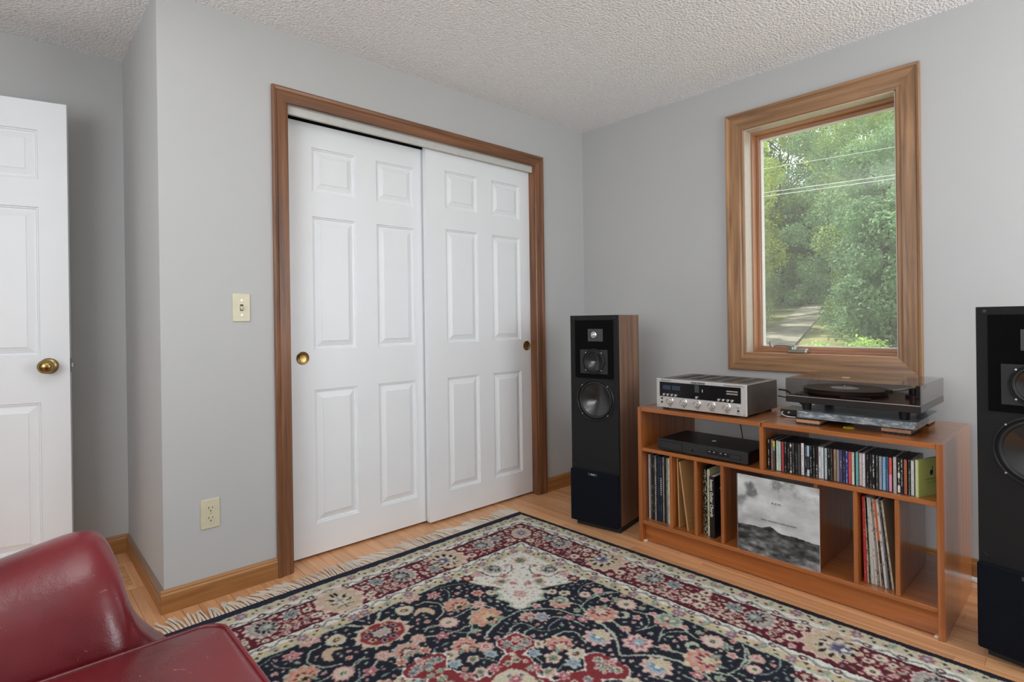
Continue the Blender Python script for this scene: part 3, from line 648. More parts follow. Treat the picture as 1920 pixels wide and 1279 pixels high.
for x in (-.385, -.285):
    for y in (-1.515, -1.436): MB(off).cyl((x, y, ZT), (x, y, ZT+.005), .006, n=10).build('foot', 'black', ps)
def cable(name, pts, r, m, label): return tag(MB(pts[0]).tube(pts, r, 8).build(name, m, smooth=60), label, 'cable')
cable('audio_cable', [(-.268, -1.37, .745), (-.225, -1.39, .735), (-.205, -1.42, .70), (-.20, -1.45, .672), (-.215, -1.475, .668), (-.263, -1.49, .669)], .0042, 'cable', 'thick black audio cable dropping behind the receiver')
cable('audio_cable', [(-.268, -1.365, .715), (-.235, -1.40, .705), (-.225, -1.44, .690), (-.24, -1.50, .700), (-.22, -1.53, .715)], .0028, 'cable', 'thin black audio cable behind the grey box')
cable('signal_cable', [(-.4085, -1.44, ZT+.018), (-.428, -1.443, ZT+.014), (-.438, -1.465, ZT+.006), (-.43, -1.50, ZT+.004), (-.40, -1.535, ZT+.004), (-.36, -1.56, ZT+.004)], .0022, 'white', 'short white cable looping from the grey box')
cable('speaker_cable', [(-.095, -1.05, .70), (-.090, -1.08, .60), (-.080, -1.10, .52), (-.072, -1.11, .40), (-.07, -1.10, .20), (-.07, -1.08, .008)], .0025, 'cable', 'thin dark cable hanging behind the left shelf')
cable('power_cable', [(-.085, -1.15, .70), (-.085, -1.24, .60), (-.078, -1.31, .55), (-.07, -1.40, .53), (-.065, -1.45, .30), (-.06, -1.45, .008)], .0025, 'cable', 'thin cable curving behind the cd player')

# cd player
SZ = .4555; off = (-.50, -1.155, SZ)
cp = empty('cd_player', off, label='slim black cd player on the upper left shelf', cat='cd player')
CX = -.612; CY0, CY1 = -.945, -1.376; CZ0, CZ1 = .4615, .513
MB(off).box(CX, CX+.012, CY1, CY0, CZ0, CZ1, .003).build('front_panel', 'softblack', cp); MB(off).box(CX+.012, -.35, CY1+.002, CY0-.002, CZ0, CZ1-.001, .002).build('case', 'black', cp)
MB(off).box(CX-.0004, CX+.001, -1.0735, -.9565, .4690, .5045).build('tray_gap', 'felt', cp); MB(off).box(CX-.0018, CX+.001, -1.072, -.958, .4705, .503, .001).build('disc_tray', 'softblack', cp)
MB(off).box(CX-.0024, CX-.001, -.967, -.9645, .482, .494).build('tray_marking', 'ink', cp)
for y0 in (-1.195, -1.247):
    b = MB(off).box(CX-.0012, CX+.001, y0-.046, y0, .478, .4955, .001); k = b.build('button_panel', 'display', cp)
    for q in (.004, .025): MB(off).box(CX-.004, CX-.001, y0-q-.018, y0-q, .480, .4925, .001).build('button', 'black', k)
    for q in (.010, .031): MB(off).box(CX-.0046, CX-.0038, y0-q-.007, y0-q, .4905, .4925).build('button_mark', 'whiteink', k)
MB(off).box(CX-.0004, CX+.001, -1.3465, -1.2965, .4750, .4955).build('display_gap', 'felt', cp); MB(off).box(CX-.0014, CX+.001, -1.345, -1.298, .4765, .494, .001).build('display_window', 'softblack', cp)
MB(off).lathe([(.004, 0), (.004, .003), (0, .0032)], (CX, -1.125, .482), (-1, 0, 0), 14).build('headphone_jack', 'display', cp)
for y in (-.97, -1.35):
    for x in (-.59, -.38): MB(off).cyl((x, y, SZ), (x, y, CZ0+.001), .010, n=12).build('foot', 'black', cp)
MB(off).box(-.50, -.485, -1.175, -1.160, CZ1-.001, CZ1+.0005).build('logo_mark', 'whiteink', cp)

# ------------------------------------------------------------------ compact discs: each with its own centre y, thickness, look
TS = {}
def tsm(base, ink):
    k = (base, ink)
    if k not in TS: TS[k] = textspine('spine_%d' % len(TS), base, ink, cover=.56)
    return TS[k]
WH = (226, 226, 220); BK = (26, 25, 27); GR = (120, 118, 114)
CD = [(-1.4562, 'black', BK, WH), (-1.4692, 'brown and pink', (118, 92, 90), (190, 150, 150)), (-1.4789, 'brown with a yellow top', (70, 62, 46), (90, 84, 60)), (-1.4906, 'white', (210, 216, 210), GR), (-1.5001, 'pale mint', (168, 196, 180), (220, 230, 220)), (-1.5117, 'red', (166, 54, 64), (190, 90, 96)),
      (-1.5221, 'black', BK, (180, 180, 176)), (-1.5335, 'black', (30, 29, 31), (130, 128, 126)), (-1.5428, 'black with white ends', BK, WH), (-1.5526, 'charcoal', (40, 38, 40), (150, 148, 146)), (-1.5631, 'black', BK, (140, 140, 136)), (-1.5742, 'dark grey', (72, 72, 72), (54, 54, 54)), (-1.5862, 'thick white', (222, 218, 216), (140, 134, 134)),
      (-1.5981, 'black', (34, 32, 40), (150, 148, 150)), (-1.607, 'light blue and black', (48, 56, 64), (100, 120, 130)), (-1.6168, 'black lettered', BK, (190, 200, 200)), (-1.6275, 'black', BK, (150, 150, 146)), (-1.6381, 'black and dark red', (36, 26, 28), WH), (-1.6476, 'white', (206, 210, 210), GR), (-1.6571, 'white', (206, 212, 214), (160, 166, 168)), (-1.6694, 'pale blue grey', (180, 194, 196), (120, 130, 136)),
      (-1.6797, 'black', BK, (180, 178, 176)), (-1.6899, 'black', BK, (120, 118, 116)), (-1.7001, 'tan', (150, 116, 84), (200, 180, 150)), (-1.7102, 'grey', (140, 138, 138), (120, 118, 118)), (-1.7202, 'purple', (76, 72, 122), (200, 196, 110)), (-1.7301, 'navy', (36, 36, 54), (140, 140, 150)), (-1.740, 'blue', (62, 66, 140), (190, 194, 220)), (-1.751, 'coral red', (206, 76, 88), (160, 60, 70)),
      (-1.7613, 'cream', (206, 206, 180), (120, 118, 100)), (-1.7732, 'teal', (104, 168, 172), (90, 150, 156)), (-1.7844, 'pale pink', (220, 200, 196), (160, 140, 140)), (-1.795, 'white', (214, 210, 212), (150, 146, 148)), (-1.8066, 'black', BK, (130, 128, 130)), (-1.8171, 'black', BK, (150, 148, 148)), (-1.8258, 'black with bold white lettering', BK, WH), (-1.8366, 'charcoal', (52, 54, 52), (150, 152, 148)),
      (-1.8473, 'grey blue', (142, 154, 158), (110, 122, 130)), (-1.8579, 'light blue', (140, 176, 216), (80, 110, 160)), (-1.8671, 'dark teal', (48, 84, 104), (110, 150, 160)), (-1.8775, 'red and pink', (214, 76, 64), (220, 130, 150)), (-1.8893, 'grey with a white border', (170, 172, 168), (200, 200, 196)), (-1.901, 'black and white patterned', (30, 28, 28), WH), (-1.9107, 'black lettered', BK, (190, 190, 186)), (-1.9208, 'rust brown', (176, 96, 66), (130, 70, 60)), (-1.9317, 'black with green lettering', (30, 34, 30), (150, 170, 140)), (-1.9409, 'white', (206, 204, 210), (150, 150, 170))]
def ordinal(n): return ['first', 'second', 'third', 'fourth', 'fifth', 'sixth', 'seventh', 'eighth', 'ninth', 'tenth', 'eleventh', 'twelfth', 'thirteenth', 'fourteenth', 'fifteenth', 'sixteenth', 'seventeenth', 'eighteenth', 'nineteenth', 'twentieth', 'twenty-first', 'twenty-second', 'twenty-third', 'twenty-fourth'][n]
def cdmesh(name, fn, m):
    b = MB(); fn(b); me = bpy.data.meshes.new(name); me.from_pydata(b.v, [], b.f); me.materials.append(m); return me
case_me = cdmesh('cd_case', lambda b: b.box(.0012, .142, -.0043, .0043, 0, .1245, .0006), M['black'])
clear_me = cdmesh('cd_case_clear', lambda b: b.box(.0012, .142, -.0043, .0043, 0, .1245, .0006), mat('clear_case', (120, 120, 118), .2))
sp_me = {}
for i, (y, nm, base, ink) in enumerate(CD):
    n = len(CD); where = ('%s from the left end' % ordinal(i)) if i < 24 else ('%s left of the green wallet' % ordinal(n-1-i))
    r = empty('cd_case', (-.600+random.uniform(-.003, .003), y, SZ), label='cd with %s spine, %s' % (nm, where), cat='cd', group='compact discs on the upper right shelf')
    c = bpy.data.objects.new('case', clear_me if nm in ('brown and pink', 'teal', 'grey with a white border', 'white') else case_me); C.objects.link(c); c.parent = r
    hz = .006 if 'thick' in nm else 0; wd = .0050 if 'thick' in nm else .0040
    z0, z1 = .003, .1215+hz
    b = MB(); b.box(0, .0014, -wd, wd, z0, z1); s = b.build('spine', tsm(base, ink), r)
    if 'yellow top' in nm: MB().box(-.0004, .001, -wd, wd, .098, .121).build('spine_patch', mat('patch_y', (200, 190, 40), .4), r); MB().box(-.0004, .001, -wd, wd, .082, .098).build('spine_patch', mat('patch_g', (96, 150, 140), .4), r)
    if 'light blue and black' in nm: MB().box(-.0004, .001, -wd, wd, .080, .121).build('spine_patch', mat('patch_b', (150, 190, 216), .4), r); MB().box(-.0004, .001, -wd, wd, .003, .028).build('spine_patch', mat('patch_b2', (190, 206, 214), .4), r)
    if 'red and pink' in nm: MB().box(-.0004, .001, -wd, wd, .003, .062).build('spine_patch', mat('patch_p', (226, 140, 170), .4), r)
    if 'white ends' in nm: MB().box(-.0004, .001, -.003, .003, .004, .012).build('spine_patch', 'whiteink', r); MB().box(-.0004, .001, -.003, .003, .108, .116).build('spine_patch', 'whiteink', r)
    if 'patterned' in nm: MB().box(-.0004, .001, -wd*.9, wd*.9, .004, .028).build('spine_patch', 'whiteink', r); MB().box(-.0004, .001, -.003, .003, .055, .072).build('spine_patch', 'whiteink', r)
    if 'white border' in nm:
        q = MB(); q.box(-.0006, .001, -.0044, -.0038, 0, .125); q.box(-.0006, .001, .0038, .0044, 0, .125); q.box(-.0006, .001, -.0044, .0044, 0, .0014); q.box(-.0006, .001, -.0044, .0044, .1236, .125); q.build('case_rim', 'whiteink', r)
M['greencard'] = mat('green_card', (168, 186, 112), .6)
gw = empty('cd_wallet', (-.604, -1.9535, SZ), label='pale green cd wallet with a small dark bird emblem at the row end', cat='cd', group='compact discs on the upper right shelf')
gw.rotation_euler = (0, 0, -.355)
MB().box(0, .140, -.0055, .0055, 0, .128, .0008).build('sleeve', 'greencard', gw)
MB().box(-.0004, .0006, -.0035, .0035, .001, .127).build('spine', mat('pale_spine', (206, 210, 160), .6), gw)
ER = (PI/2, 0, 0)
def face_poly(name, pts, m, par):       # small flat print on a -y face
    b = MB(); n = len(pts); b.prism([(x, z) for x, z in pts], 'y', -.0058, -.0055); return b.build(name, m, par)
face_poly('bird_emblem', [(.062, .074), (.066, .070), (.072, .070), (.077, .075), (.078, .082), (.076, .092), (.079, .098), (.076, .1), (.073, .096), (.0735, .086), (.070, .088), (.066, .088), (.062, .082)], 'ink', gw)
def scribble(par, name, x0, x1, y, z, amp, m, seed, th=.0006):
    r_ = random.Random(seed); n = 16; b = MB(); b.tube([(x0+(x1-x0)*i/n, y, z+r_.uniform(-amp, amp)/2) for i in range(n+1)], th, 5, sm=2); return b.build(name, m, par)
scribble(gw, 'small_print', .036, .104, -.0056, .057, .005, 'ink', 2); scribble(gw, 'small_print', .048, .092, -.0056, .045, .0012, 'ink', 3, .0004)

# ------------------------------------------------------------------ records, books, envelopes in the lower bays
LZ = .1035
def record(x, y, th, h, base, ink, label, group, lean=0, depth=.31, extra=None, m=None):
    """spine towards -x; lean = sideways offset of the top edge (metres, towards +y)"""
    r = empty('record_sleeve', (x, y, LZ), label=label, cat='record', group=group)
    a = math.asin(max(-.9, min(.9, lean/h))); r.rotation_euler = (-a, 0, 0)
    if a > 0: r.location.z += th/2*math.sin(a)
    elif a < 0: r.location.z += th/2*math.sin(-a)
    MB().box(.0008, depth, -th/2, th/2, 0, h, .0006).build('sleeve', m or mat('sleeve_card', tuple(int(k*.9) for k in base), .6), r)
    MB().box(0, .001, -th/2+.0002, th/2-.0002, .001, h-.001).build('spine', textspine('record_spine', base, ink, cover=.5, sy=200, sz=90), r)
    return r
GL = 'records in the far left bay of the cabinet'
xs = -.580
left = [(-.8685, .0045, (196, 200, 212), (170, 175, 190), 'clear'), (-.8745, .005, (168, 172, 186), (140, 146, 160), 'pale grey blue'), (-.8835, .009, (52, 52, 48), (150, 150, 140), 'dark speckled'), (-.8945, .007, (44, 46, 46), (140, 144, 140), 'charcoal'), (-.9035, .0045, (190, 190, 176), (120, 116, 104), 'cream'), (-.9115, .008, (34, 38, 48), (80, 84, 96), 'black'), (-.922, .008, (40, 46, 66), (90, 98, 116), 'slate navy'), (-.9345, .013, (36, 40, 58), (96, 104, 124), 'wide navy'), (-.9475, .0055, (158, 164, 152), (110, 116, 106), 'grey green'), (-.957, .009, (28, 30, 32), (60, 60, 60), 'black'), (-.9665, .0055, (150, 150, 140), (100, 100, 94), 'stone grey'), (-.9765, .010, (206, 200, 184), (150, 140, 126), 'cream white')]
for i, (y, th, base, ink, nm) in enumerate(left):
    r = record(xs, y-.006, th, .313, base, ink, 'record with %s spine, %s from the left side panel' % (nm, ordinal(i)), GL)
    if nm == 'wide navy':
        for q in range(9): MB().box(-.0006, .0004, -.0028, .0018, .130+q*.0095, .135+q*.0095).build('spine_mark', 'whiteink', r)
env1 = empty('paper_envelope', (-.582, -1.036, LZ), label='upright manila envelope in the second bay', cat='envelope')
MB().box(0, .24, -.003, .003, 0, .322, .0008).build('paper', 'envelope', env1); MB().box(.03, .21, -.0042, -.003, .268, .31, .0004).build('flap', 'envelope', env1); env1.rotation_euler = (-.02, 0, 0)
mf = empty('paper_folder', (-.585, -1.0775, LZ), label='thin maroon folder leaning behind the manila envelope', cat='folder'); MB().box(0, .23, -.002, .002, 0, .315, .0006).build('cover', 'maroonpaper', mf); MB().box(.004, .226, -.0028, -.002, .004, .311).build('page', 'envelope', mf); mf.rotation_euler = (-.135, 0, 0)
env2 = empty('paper_envelope', (-.592, -1.0865, LZ), label='leaning manila envelope with a flap in the second bay', cat='envelope')
MB().box(0, .24, -.003, .003, 0, .312, .0008).build('paper', 'envelope', env2); MB().box(.0, .24, -.0042, -.003, .262, .311, .0004).build('flap', 'envelope', env2); env2.rotation_euler = (-.13, 0, 0)
scribble(env2, 'handwriting', .030, .085, -.0033, .045, .006, 'ink', 5); scribble(env2, 'handwriting', .035, .080, -.0033, .028, .003, 'ink', 4)
# books
def book(x, y, th, h, d, mcover, label, sp=None, mpages='whiteink'):
    r = empty('paper_book', (x, y, LZ), label=label, cat='book', group='music books in the third bay')
    MB().box(.002, d-.002, -th/2+.001, th/2-.001, .002, h-.002).build('pages', mpages, r)
    b = MB(); b.box(0, .0012, -th/2, th/2, 0, h); b.box(0, d, th/2-.0010, th/2, 0, h); b.box(0, d, -th/2, -th/2+.0010, 0, h); b.build('cover', mcover, r)
    if sp: MB().box(-.0006, .0004, -th/2+.0004, th/2-.0004, .002, h-.002).build('spine', sp, r)
    return r
M['bookblack'] = mat('book_black', (26, 26, 28), .4); M['bookcream'] = mat('book_cream', (206, 206, 170), .5); M['bookgrey'] = mat('book_grey', (64, 66, 72), .5)
book(-.575, -1.1575, .006, .305, .22, 'bookblack', 'thin black book with tan lettering, leftmost in the third bay', textspine('bk1', (30, 28, 28), (190, 150, 100), .6, 200, 100))
book(-.575, -1.1650, .006, .302, .22, 'bookblack', 'thin black book with white lettering beside the cream book', textspine('bk2', (28, 28, 28), (220, 216, 206), .7, 200, 100))
book(-.577, -1.1725, .007, .290, .22, 'bookblack', 'thin black book with yellow lettering beside the cream book', textspine('bk3', (30, 30, 30), (206, 196, 90), .7, 200, 100))
book(-.580, -1.1835, .012, .298, .22, 'bookcream', 'cream book with grey lettering in the third bay', textspine('bk4', (208, 208, 172), (120, 126, 110), .9, 180, 80))
bk = book(-.590, -1.2040, .024, .272, .155, 'bookblack', 'thick black guitar chord book with white spine lettering')
text('lettering', 'Instant Guitar Chords', .0190, 'whiteink', bk, (-.0008, .002, .176), rot=(PI/2, PI/2, -PI/2), sx=.98, bold=.0004, shear=.12)
MB().box(.048, .105, -.0124, -.0118, .210, .216).build('cover_mark', 'whiteink', bk)
b = MB(); b.lathe([(.017, 0), (.017, .0006), (.008, .0006), (.008, 0)], (.07, -.0120, .245), (0, -1, 0), 20); b.build('cover_mark', 'greyplate', bk)
# display record leaning face out
art = empty('record_cover', (-.6165, -1.492, LZ), label='grey landscape record cover standing face out on the bottom shelf', cat='record')
LW, LH = .3165, .317
def fbm(nx, ny, fx, fy, seed, octv=5):
    rng = np.random.RandomState(seed); out = np.zeros((ny, nx)); amp = 1; tot = 0
    for k in range(octv):
        gx, gy = int(fx*2**k)+2, int(fy*2**k)+2; g = rng.rand(gy, gx); X = np.linspace(0, gx-1.001, nx); Y = np.linspace(0, gy-1.001, ny); xi = X.astype(int); yi = Y.astype(int); tx = X-xi; ty = (Y-yi)[:, None]; tx = tx*tx*(3-2*tx); ty = ty*ty*(3-2*ty)
        a = g[yi][:, xi]; bq = g[yi][:, xi+1]; c = g[yi+1][:, xi]; d = g[yi+1][:, xi+1]
        out += amp*((a*(1-tx)+bq*tx)*(1-ty)+(c*(1-tx)+d*tx)*ty); tot += amp; amp *= .55
    return out/tot
def grid_mesh(name, m, P, RGB, ny, nx, parent=None):
    """P (ny*nx,3), RGB srgb 0..255 (ny*nx,3): coloured point grid"""
    me = bpy.data.meshes.new(name); me.vertices.add(ny*nx); me.vertices.foreach_set('co', P.astype(np.float32).ravel())
    i = np.arange(ny-1)[:, None]*nx+np.arange(nx-1)[None, :]; q = np.stack([i, i+1, i+nx+1, i+nx], -1).reshape(-1, 4)
    me.loops.add(q.size); me.loops.foreach_set('vertex_index', q.ravel().astype(np.int32)); me.polygons.add(len(q)); me.polygons.foreach_set('loop_start', (np.arange(len(q))*4).astype(np.int32)); me.update(calc_edges=True)
    ca = me.attributes.new('Col', 'FLOAT_COLOR', 'POINT'); c = RGB/255.0; c = np.where(c <= .04045, c/12.92, ((c+.055)/1.055)**2.4); ca.data.foreach_set('color', np.concatenate([c, np.ones((len(c), 1))], 1).astype(np.float32).ravel())
    me.materials.append(m); o = bpy.data.objects.new(name, me); C.objects.link(o)
    if parent is not None: o.parent = parent
    return o
nx = ny = 150
U_, V_ = np.meshgrid(np.linspace(0, 1, nx), np.linspace(0, 1, ny))     # u left->right, v bottom->top
cl = fbm(nx, ny, 3, 5, 3); cl2 = fbm(nx, ny, 5, 4, 8)
g = 196+105*(cl-.5)+24*V_*(1-V_); dark = np.clip((cl2-.52)*6, 0, 1)*np.clip((V_-.45)*2.2, 0, 1)*np.clip(1.15-U_*.9, 0, 1); g = g-105*dark; g = g-60*np.clip((V_-.93)*10, 0, 1)*np.clip(.7-U_, 0, 1)
ridge = .345-.02*U_+.060*np.exp(-((U_-.42)/.085)**2)+.020*np.exp(-((U_-.2)/.12)**2)+.016*np.exp(-((U_-.72)/.1)**2)+.012*(fbm(nx, 1, 12, 1, 5)-.5)
land = V_ < ridge; tx = fbm(nx, ny, 9, 22, 11); lg = 74+190*(tx-.45)+46*np.clip(.16-V_, 0, .2)/.16; lg = lg-30*np.clip((V_-ridge+.07)/.07, 0, 1)
g = np.where(land, lg, g); g = np.clip(g, 30, 232)
P = np.stack([np.full(nx*ny, -.0006), (.5-U_.ravel())*LW, V_.ravel()*LH], 1)
grid_mesh('front_print', M['art'], P, np.stack([g.ravel()*.985, g.ravel(), g.ravel()*1.0], 1), ny, nx, art)
MB().box(0, .004, -LW/2, LW/2, 0, LH, .0005).build('sleeve', 'whiteink', art); MB().box(-.0004, .005, LW/2, LW/2+.004, -.0, LH).build('plastic_edge', 'sleeve', art)
text('lettering', 'R.E.M.', .0120, 'ink', art, (-.0010, .0, .222), sx=1.3); text('lettering', 'NEW ADVENTURES IN HI-FI', .0082, 'ink', art, (-.0010, -.006, .148), sx=1.35)
# right bay records, tops lean to the left (+y)
GR_ = 'records in the right bay of the cabinet'
right = [(-1.7915, .009, -.004, (176, 52, 56), (200, 120, 110), 'red'), (-1.8000, .005, -.006, (190, 170, 150), (120, 60, 50), 'worn tan and red'), (-1.8070, .006, -.012, (44, 42, 36), (120, 110, 90), 'black'), (-1.8150, .011, -.015, (196, 202, 188), (150, 150, 140), 'thick white'), (-1.8255, .007, -.018, (206, 200, 196), (120, 110, 110), 'white'), (-1.8330, .006, -.021, (150, 138, 132), (60, 52, 50), 'mottled grey'), (-1.8400, .005, -.022, (206, 190, 172), (150, 130, 110), 'cream'), (-1.8470, .007, -.024, (52, 46, 40), (170, 160, 150), 'black with an orange top'), (-1.8555, .008, -.026, (210, 206, 198), (110, 104, 100), 'scuffed white'), (-1.8630, .005, -.028, (126, 120, 130), (80, 76, 90), 'lavender grey'), (-1.8695, .006, -.030, (36, 34, 32), (110, 106, 100), 'black'), (-1.8765, .006, -.032, (196, 186, 160), (140, 126, 100), 'cream')]
for i, (y, th, ln, base, ink, nm) in enumerate(right):
    r = record(-.582, y, th, .313, base, ink, 'record with %s spine, %s from the left in the right bay' % (nm, ordinal(i)), GR_, lean=-ln)
    if 'orange top' in nm: MB().box(-.0006, .0002, -th/2, th/2, .165, .311).build('spine_patch', mat('patch_o', (196, 96, 50), .5), r)
rb = record(-.50, -1.886, .004, .24, (150, 40, 34), (220, 150, 110), 'short red record set back at the right of the bay', GR_, lean=.012)

# ------------------------------------------------------------------ tower speakers
SW, SD, SH = .274, .245, 1.10
def speaker(fl_xy, toe, label):
    rz = -PI/2+toe          # local x = left->right along the front, local y = depth
    r = empty('tower_speaker', (fl_xy[0], fl_xy[1], 0), rz, label, 'speaker', 'pair of tower speakers')
    B = lambda nm, m, *a, bev=.002, par=r: MB().box(*a, bev).build(nm, m, par)
    B('plinth', 'softblack', .016, SW-.004, .016, SD-.01, 0, .031)
    x0, x1, y0, y1, z0, z1 = 0, SW, .0199, SD, .031, SH
    b = MB(); b.add([(x0, y0, z0), (x1, y0, z0), (x1, y1, z0), (x0, y1, z0), (x0, y0, z1), (x1, y0, z1), (x1, y1, z1), (x0, y1, z1)], [(0, 3, 2, 1), (4, 5, 6, 7), (1, 2, 6, 5), (2, 3, 7, 6), (3, 0, 4, 7)]); b.build('cabinet', 'walnut', r, fix=False)
    WC, MC = (.145, .664, .099), (.143, .863, .0585)
    def plate(nm, m, x0, x1, z0, z1, y0, y1, holes, par):
        q = MB(); z = z0
        for cx, cz, R in sorted(holes, key=lambda h: h[1]):
            if cz-R > z: q.box(x0, x1, y0, y1, z, cz-R)
            q.box(x0, cx-R, y0, y1, cz-R, cz+R); q.box(cx+R, x1, y0, y1, cz-R, cz+R)
            n = 48; rows = []
            for (f, y) in ((0, y0), (1, y0), (1, y1), (0, y1)):
                row = []
                for i in range(n):
                    t = 2*PI*i/n; c, sn = math.cos(t), math.sin(t); k = 1/max(abs(c), abs(sn)) if f else 1
                    row.append((cx+R*c*k, y, cz+R*sn*k))
                rows.append(row)
            q.grid(rows, close_u=True, close_v=True); z = cz+R
        if z < z1: q.box(x0, x1, y0, y1, z, z1)
        return q.build(nm, m, par)
    plate('front_baffle', 'baffle', 0, SW, .031, SH, 0, .0198, [WC, MC], r)
    plate('felt_pad', 'felt', .030, .252, .776, 1.075, -.004, -.0002, [MC], r)
    tp = MB().box(.108, .195, -.0055, -.0041, .966, 1.030, .0006).build('tweeter', 'greyplate', r)
    MB().lathe([(.016, 0), (.016, .002), (.0125, .003), (.0115, .0008), (.0105, .0008), (.0095, .004), (.006, .0072), (0, .008)], (.144, -.0055, 1.0), (0, -1, 0), 28).build('dome', 'steel', tp, smooth=35)
    for a in range(4): MB().cyl((.144+.021*math.cos(a*PI/2+.78), -.0064, 1+.021*math.sin(a*PI/2+.78)), (.144+.021*math.cos(a*PI/2+.78), -.0054, 1+.021*math.sin(a*PI/2+.78)), .0022, n=8).build('screw', 'ink', tp)
    mp = plate('midrange', 'softblack', .062, .221, .800, .924, -.0062, -.0041, [MC], r)
    def driver(par, cx, cz, y, R, rc, depth):
        MB().lathe([(R, -.0005), (R, .003), (R*.985, .005), (R*.945, .0052), (R*.925, .002), (R*.915, -.004)], (cx, y, cz), (0, -1, 0), 56, cap=False).build('basket_ring', 'black', par, smooth=35)
        pr = [(R*.92, -.003)]
        for i in range(7): a = PI*i/6; pr.append((rc+(R*.90-rc)*(.5+.5*math.cos(a)), -.003+.0065*math.sin(a)))
        MB().lathe(pr, (cx, y, cz), (0, -1, 0), 56, cap=False).build('surround', 'rubber', par, smooth=60)
        cp_ = [(rc*(1-i/12), -.003-depth*(1-(1-i/12)**1.6)) for i in range(13)]
        MB().lathe(cp_, (cx, y, cz), (0, -1, 0), 56, cap=False).build('cone', 'cone', par, smooth=70)
        for a in range(4): q = a*PI/2+.78; MB().lathe([(.0036, 0), (.003, .0018), (0, .002)], (cx+R*.965*math.cos(q), y-.005, cz+R*.965*math.sin(q)), (0, -1, 0), 10).build('screw', 'steel', par)
    driver(mp, .143, .863, -.0062, .066, .047, .022)
    wf_ = MB().lathe([(.113, 0), (.113, .0012), (.099, .0014), (.099, -.018)], (.145, -.0002, .664), (0, -1, 0), 56, cap=False).build('woofer', 'black', r, smooth=35)
    wf_.data.materials[0] = M['baffle']
    driver(wf_, .145, .664, -.001, .108, .083, .034)
    for x_, z_ in ((.021, 1.086), (.259, 1.086), (.019, .322), (.258, .322)): MB().lathe([(.006, 0), (.006, .003), (.003, .0035), (0, .0030)], (x_, 0, z_), (0, -1, 0), 14).build('grille_socket', 'black', r, smooth=35)
    g_ = MB().box(0.0, SW, -.020, -.0005, .030, .298, .004).build('lower_grille', 'grille', r)
    MB().box(.108, .160, -.0212, -.0198, .277, .289, .001).build('badge', 'greyplate', g_)
    text('lettering', 'Snell', .0115, 'whiteink', g_, (.134, -.0214, .283), rot=ER, shear=.4)
    return r
speaker((-.6774, -.4653), math.radians(9.2), 'tower speaker with walnut side in the room corner')
speaker((-.6190, -2.116), math.radians(-9.2), 'tower speaker beside the right end of the cabinet')

# ------------------------------------------------------------------ armchair (faces the hi-fi)
off = (-2.98, -1.44, 0)
ch = empty('armchair', off, label='burgundy leather armchair with a worn rolled arm', cat='armchair')
def arm(name, mirror):
    T_ = [(-1.125, 0), (-1.125, .30), (-1.115, .56), (-1.085, .76), (-1.035, .91), (-.965, .99), (-.905, 1.0), (-.850, .955), (-.825, .87), (-.828, .77), (-.850, .68), (-.862, .5), (-.862, 0)]
    H_ = [(-3.36, .575), (-3.15, .590), (-2.98, .607), (-2.88, .624), (-2.82, .638), (-2.785, .643), (-2.752, .640), (-2.733, .620), (-2.721, .588), (-2.714, .55), (-2.706, .505), (-2.688, .46), (-2.650, .41), (-2.61, .36), (-2.585, .31), (-2.576, .24)]
    b = MB(off); zb = .13; rows = []
    rows.append([(H_[0][0], (-.98), zb)]*len(T_))
    for x_, h in H_:
        row = []
        for y_, t in T_:
            if h < .62: k = min(1, (.62-h)/.12); y_ = y_+k*(-.10)*max(0, min(1, (y_+1.1)/.15))
            row.append((x_, y_ if not mirror else -2.88-y_, zb+(h-zb)*t))
        rows.append(row)
    rows.append([(H_[-1][0], (-.98 if not mirror else -1.90), zb)]*len(T_))
    rows[0] = [(H_[0][0], (-.98 if not mirror else -1.90), zb)]*len(T_)
    b.grid(rows)
    o = b.build(name, 'leather', ch); bm = bmesh.new(); bm.from_mesh(o.data); bmesh.ops.remove_doubles(bm, verts=bm.verts, dist=1e-5); bmesh.ops.recalc_face_normals(bm, faces=bm.faces); bm.to_mesh(o.data); bm.free()
    for p in o.data.polygons: p.use_smooth = True
    md = o.modifiers.new('smooth', 'SUBSURF'); md.levels = 2; md.render_levels = 2
    return o
arm('arm', False); arm('arm', True)
def slab(name, x0, x1, y0, y1, z0, z1, crown, parent, r=.05, n=30):
    """upholstered slab: crowned top and bottom, rounded plan corners, welt tube around both rims"""
    cx, cy = (x0+x1)/2, (y0+y1)/2; hx, hy = (x1-x0)/2, (y1-y0)/2
    def plan(i, ins):
        N4 = 4*12; k, t = divmod(i, 12); a = (k+t/11)*PI/2
        qx = (hx-r)*(1 if k in (0, 3) else -1); qy = (hy-r)*(1 if k in (0, 1) else -1)
        return cx+qx+(r-ins)*math.cos(a), cy+qy+(r-ins)*math.sin(a)
    b = MB(off); rows = []; th = z1-z0
    def ringpts(s_, z): return [(cx+(plan(i, 0)[0]-cx)*s_, cy+(plan(i, 0)[1]-cy)*s_, z) for i in range(48)]
    for s_ in (0.02, .2, .4, .6, .75, .87, .95): rows.append(ringpts(s_, z1+crown*(1-s_**2.2)))
    rows += [ringpts(.985, z1+crown*.02), ringpts(1.0, z1-.006), ringpts(1.008, (z0+z1)/2), ringpts(1.0, z0+.006), ringpts(.985, z0), ringpts(.5, z0), ringpts(.02, z0)]
    b.grid(rows, close_v=True); b.add(rows[0], [tuple(range(48))]); b.add(rows[-1], [tuple(range(48))])
    o = b.build(name, 'leather', parent, smooth=50)
    for z in (z1-.002, z0+.002):
        t = MB(off); t.tube(ringpts(1.0, z)+[ringpts(1.0, z)[0]], .0048, 8, sm=0); t.build('piping', 'leather', o, smooth=60)
    return o
slab('seat_cushion', -3.22, -2.560, -1.752, -1.128, .325, .452, .030, ch, r=.045)
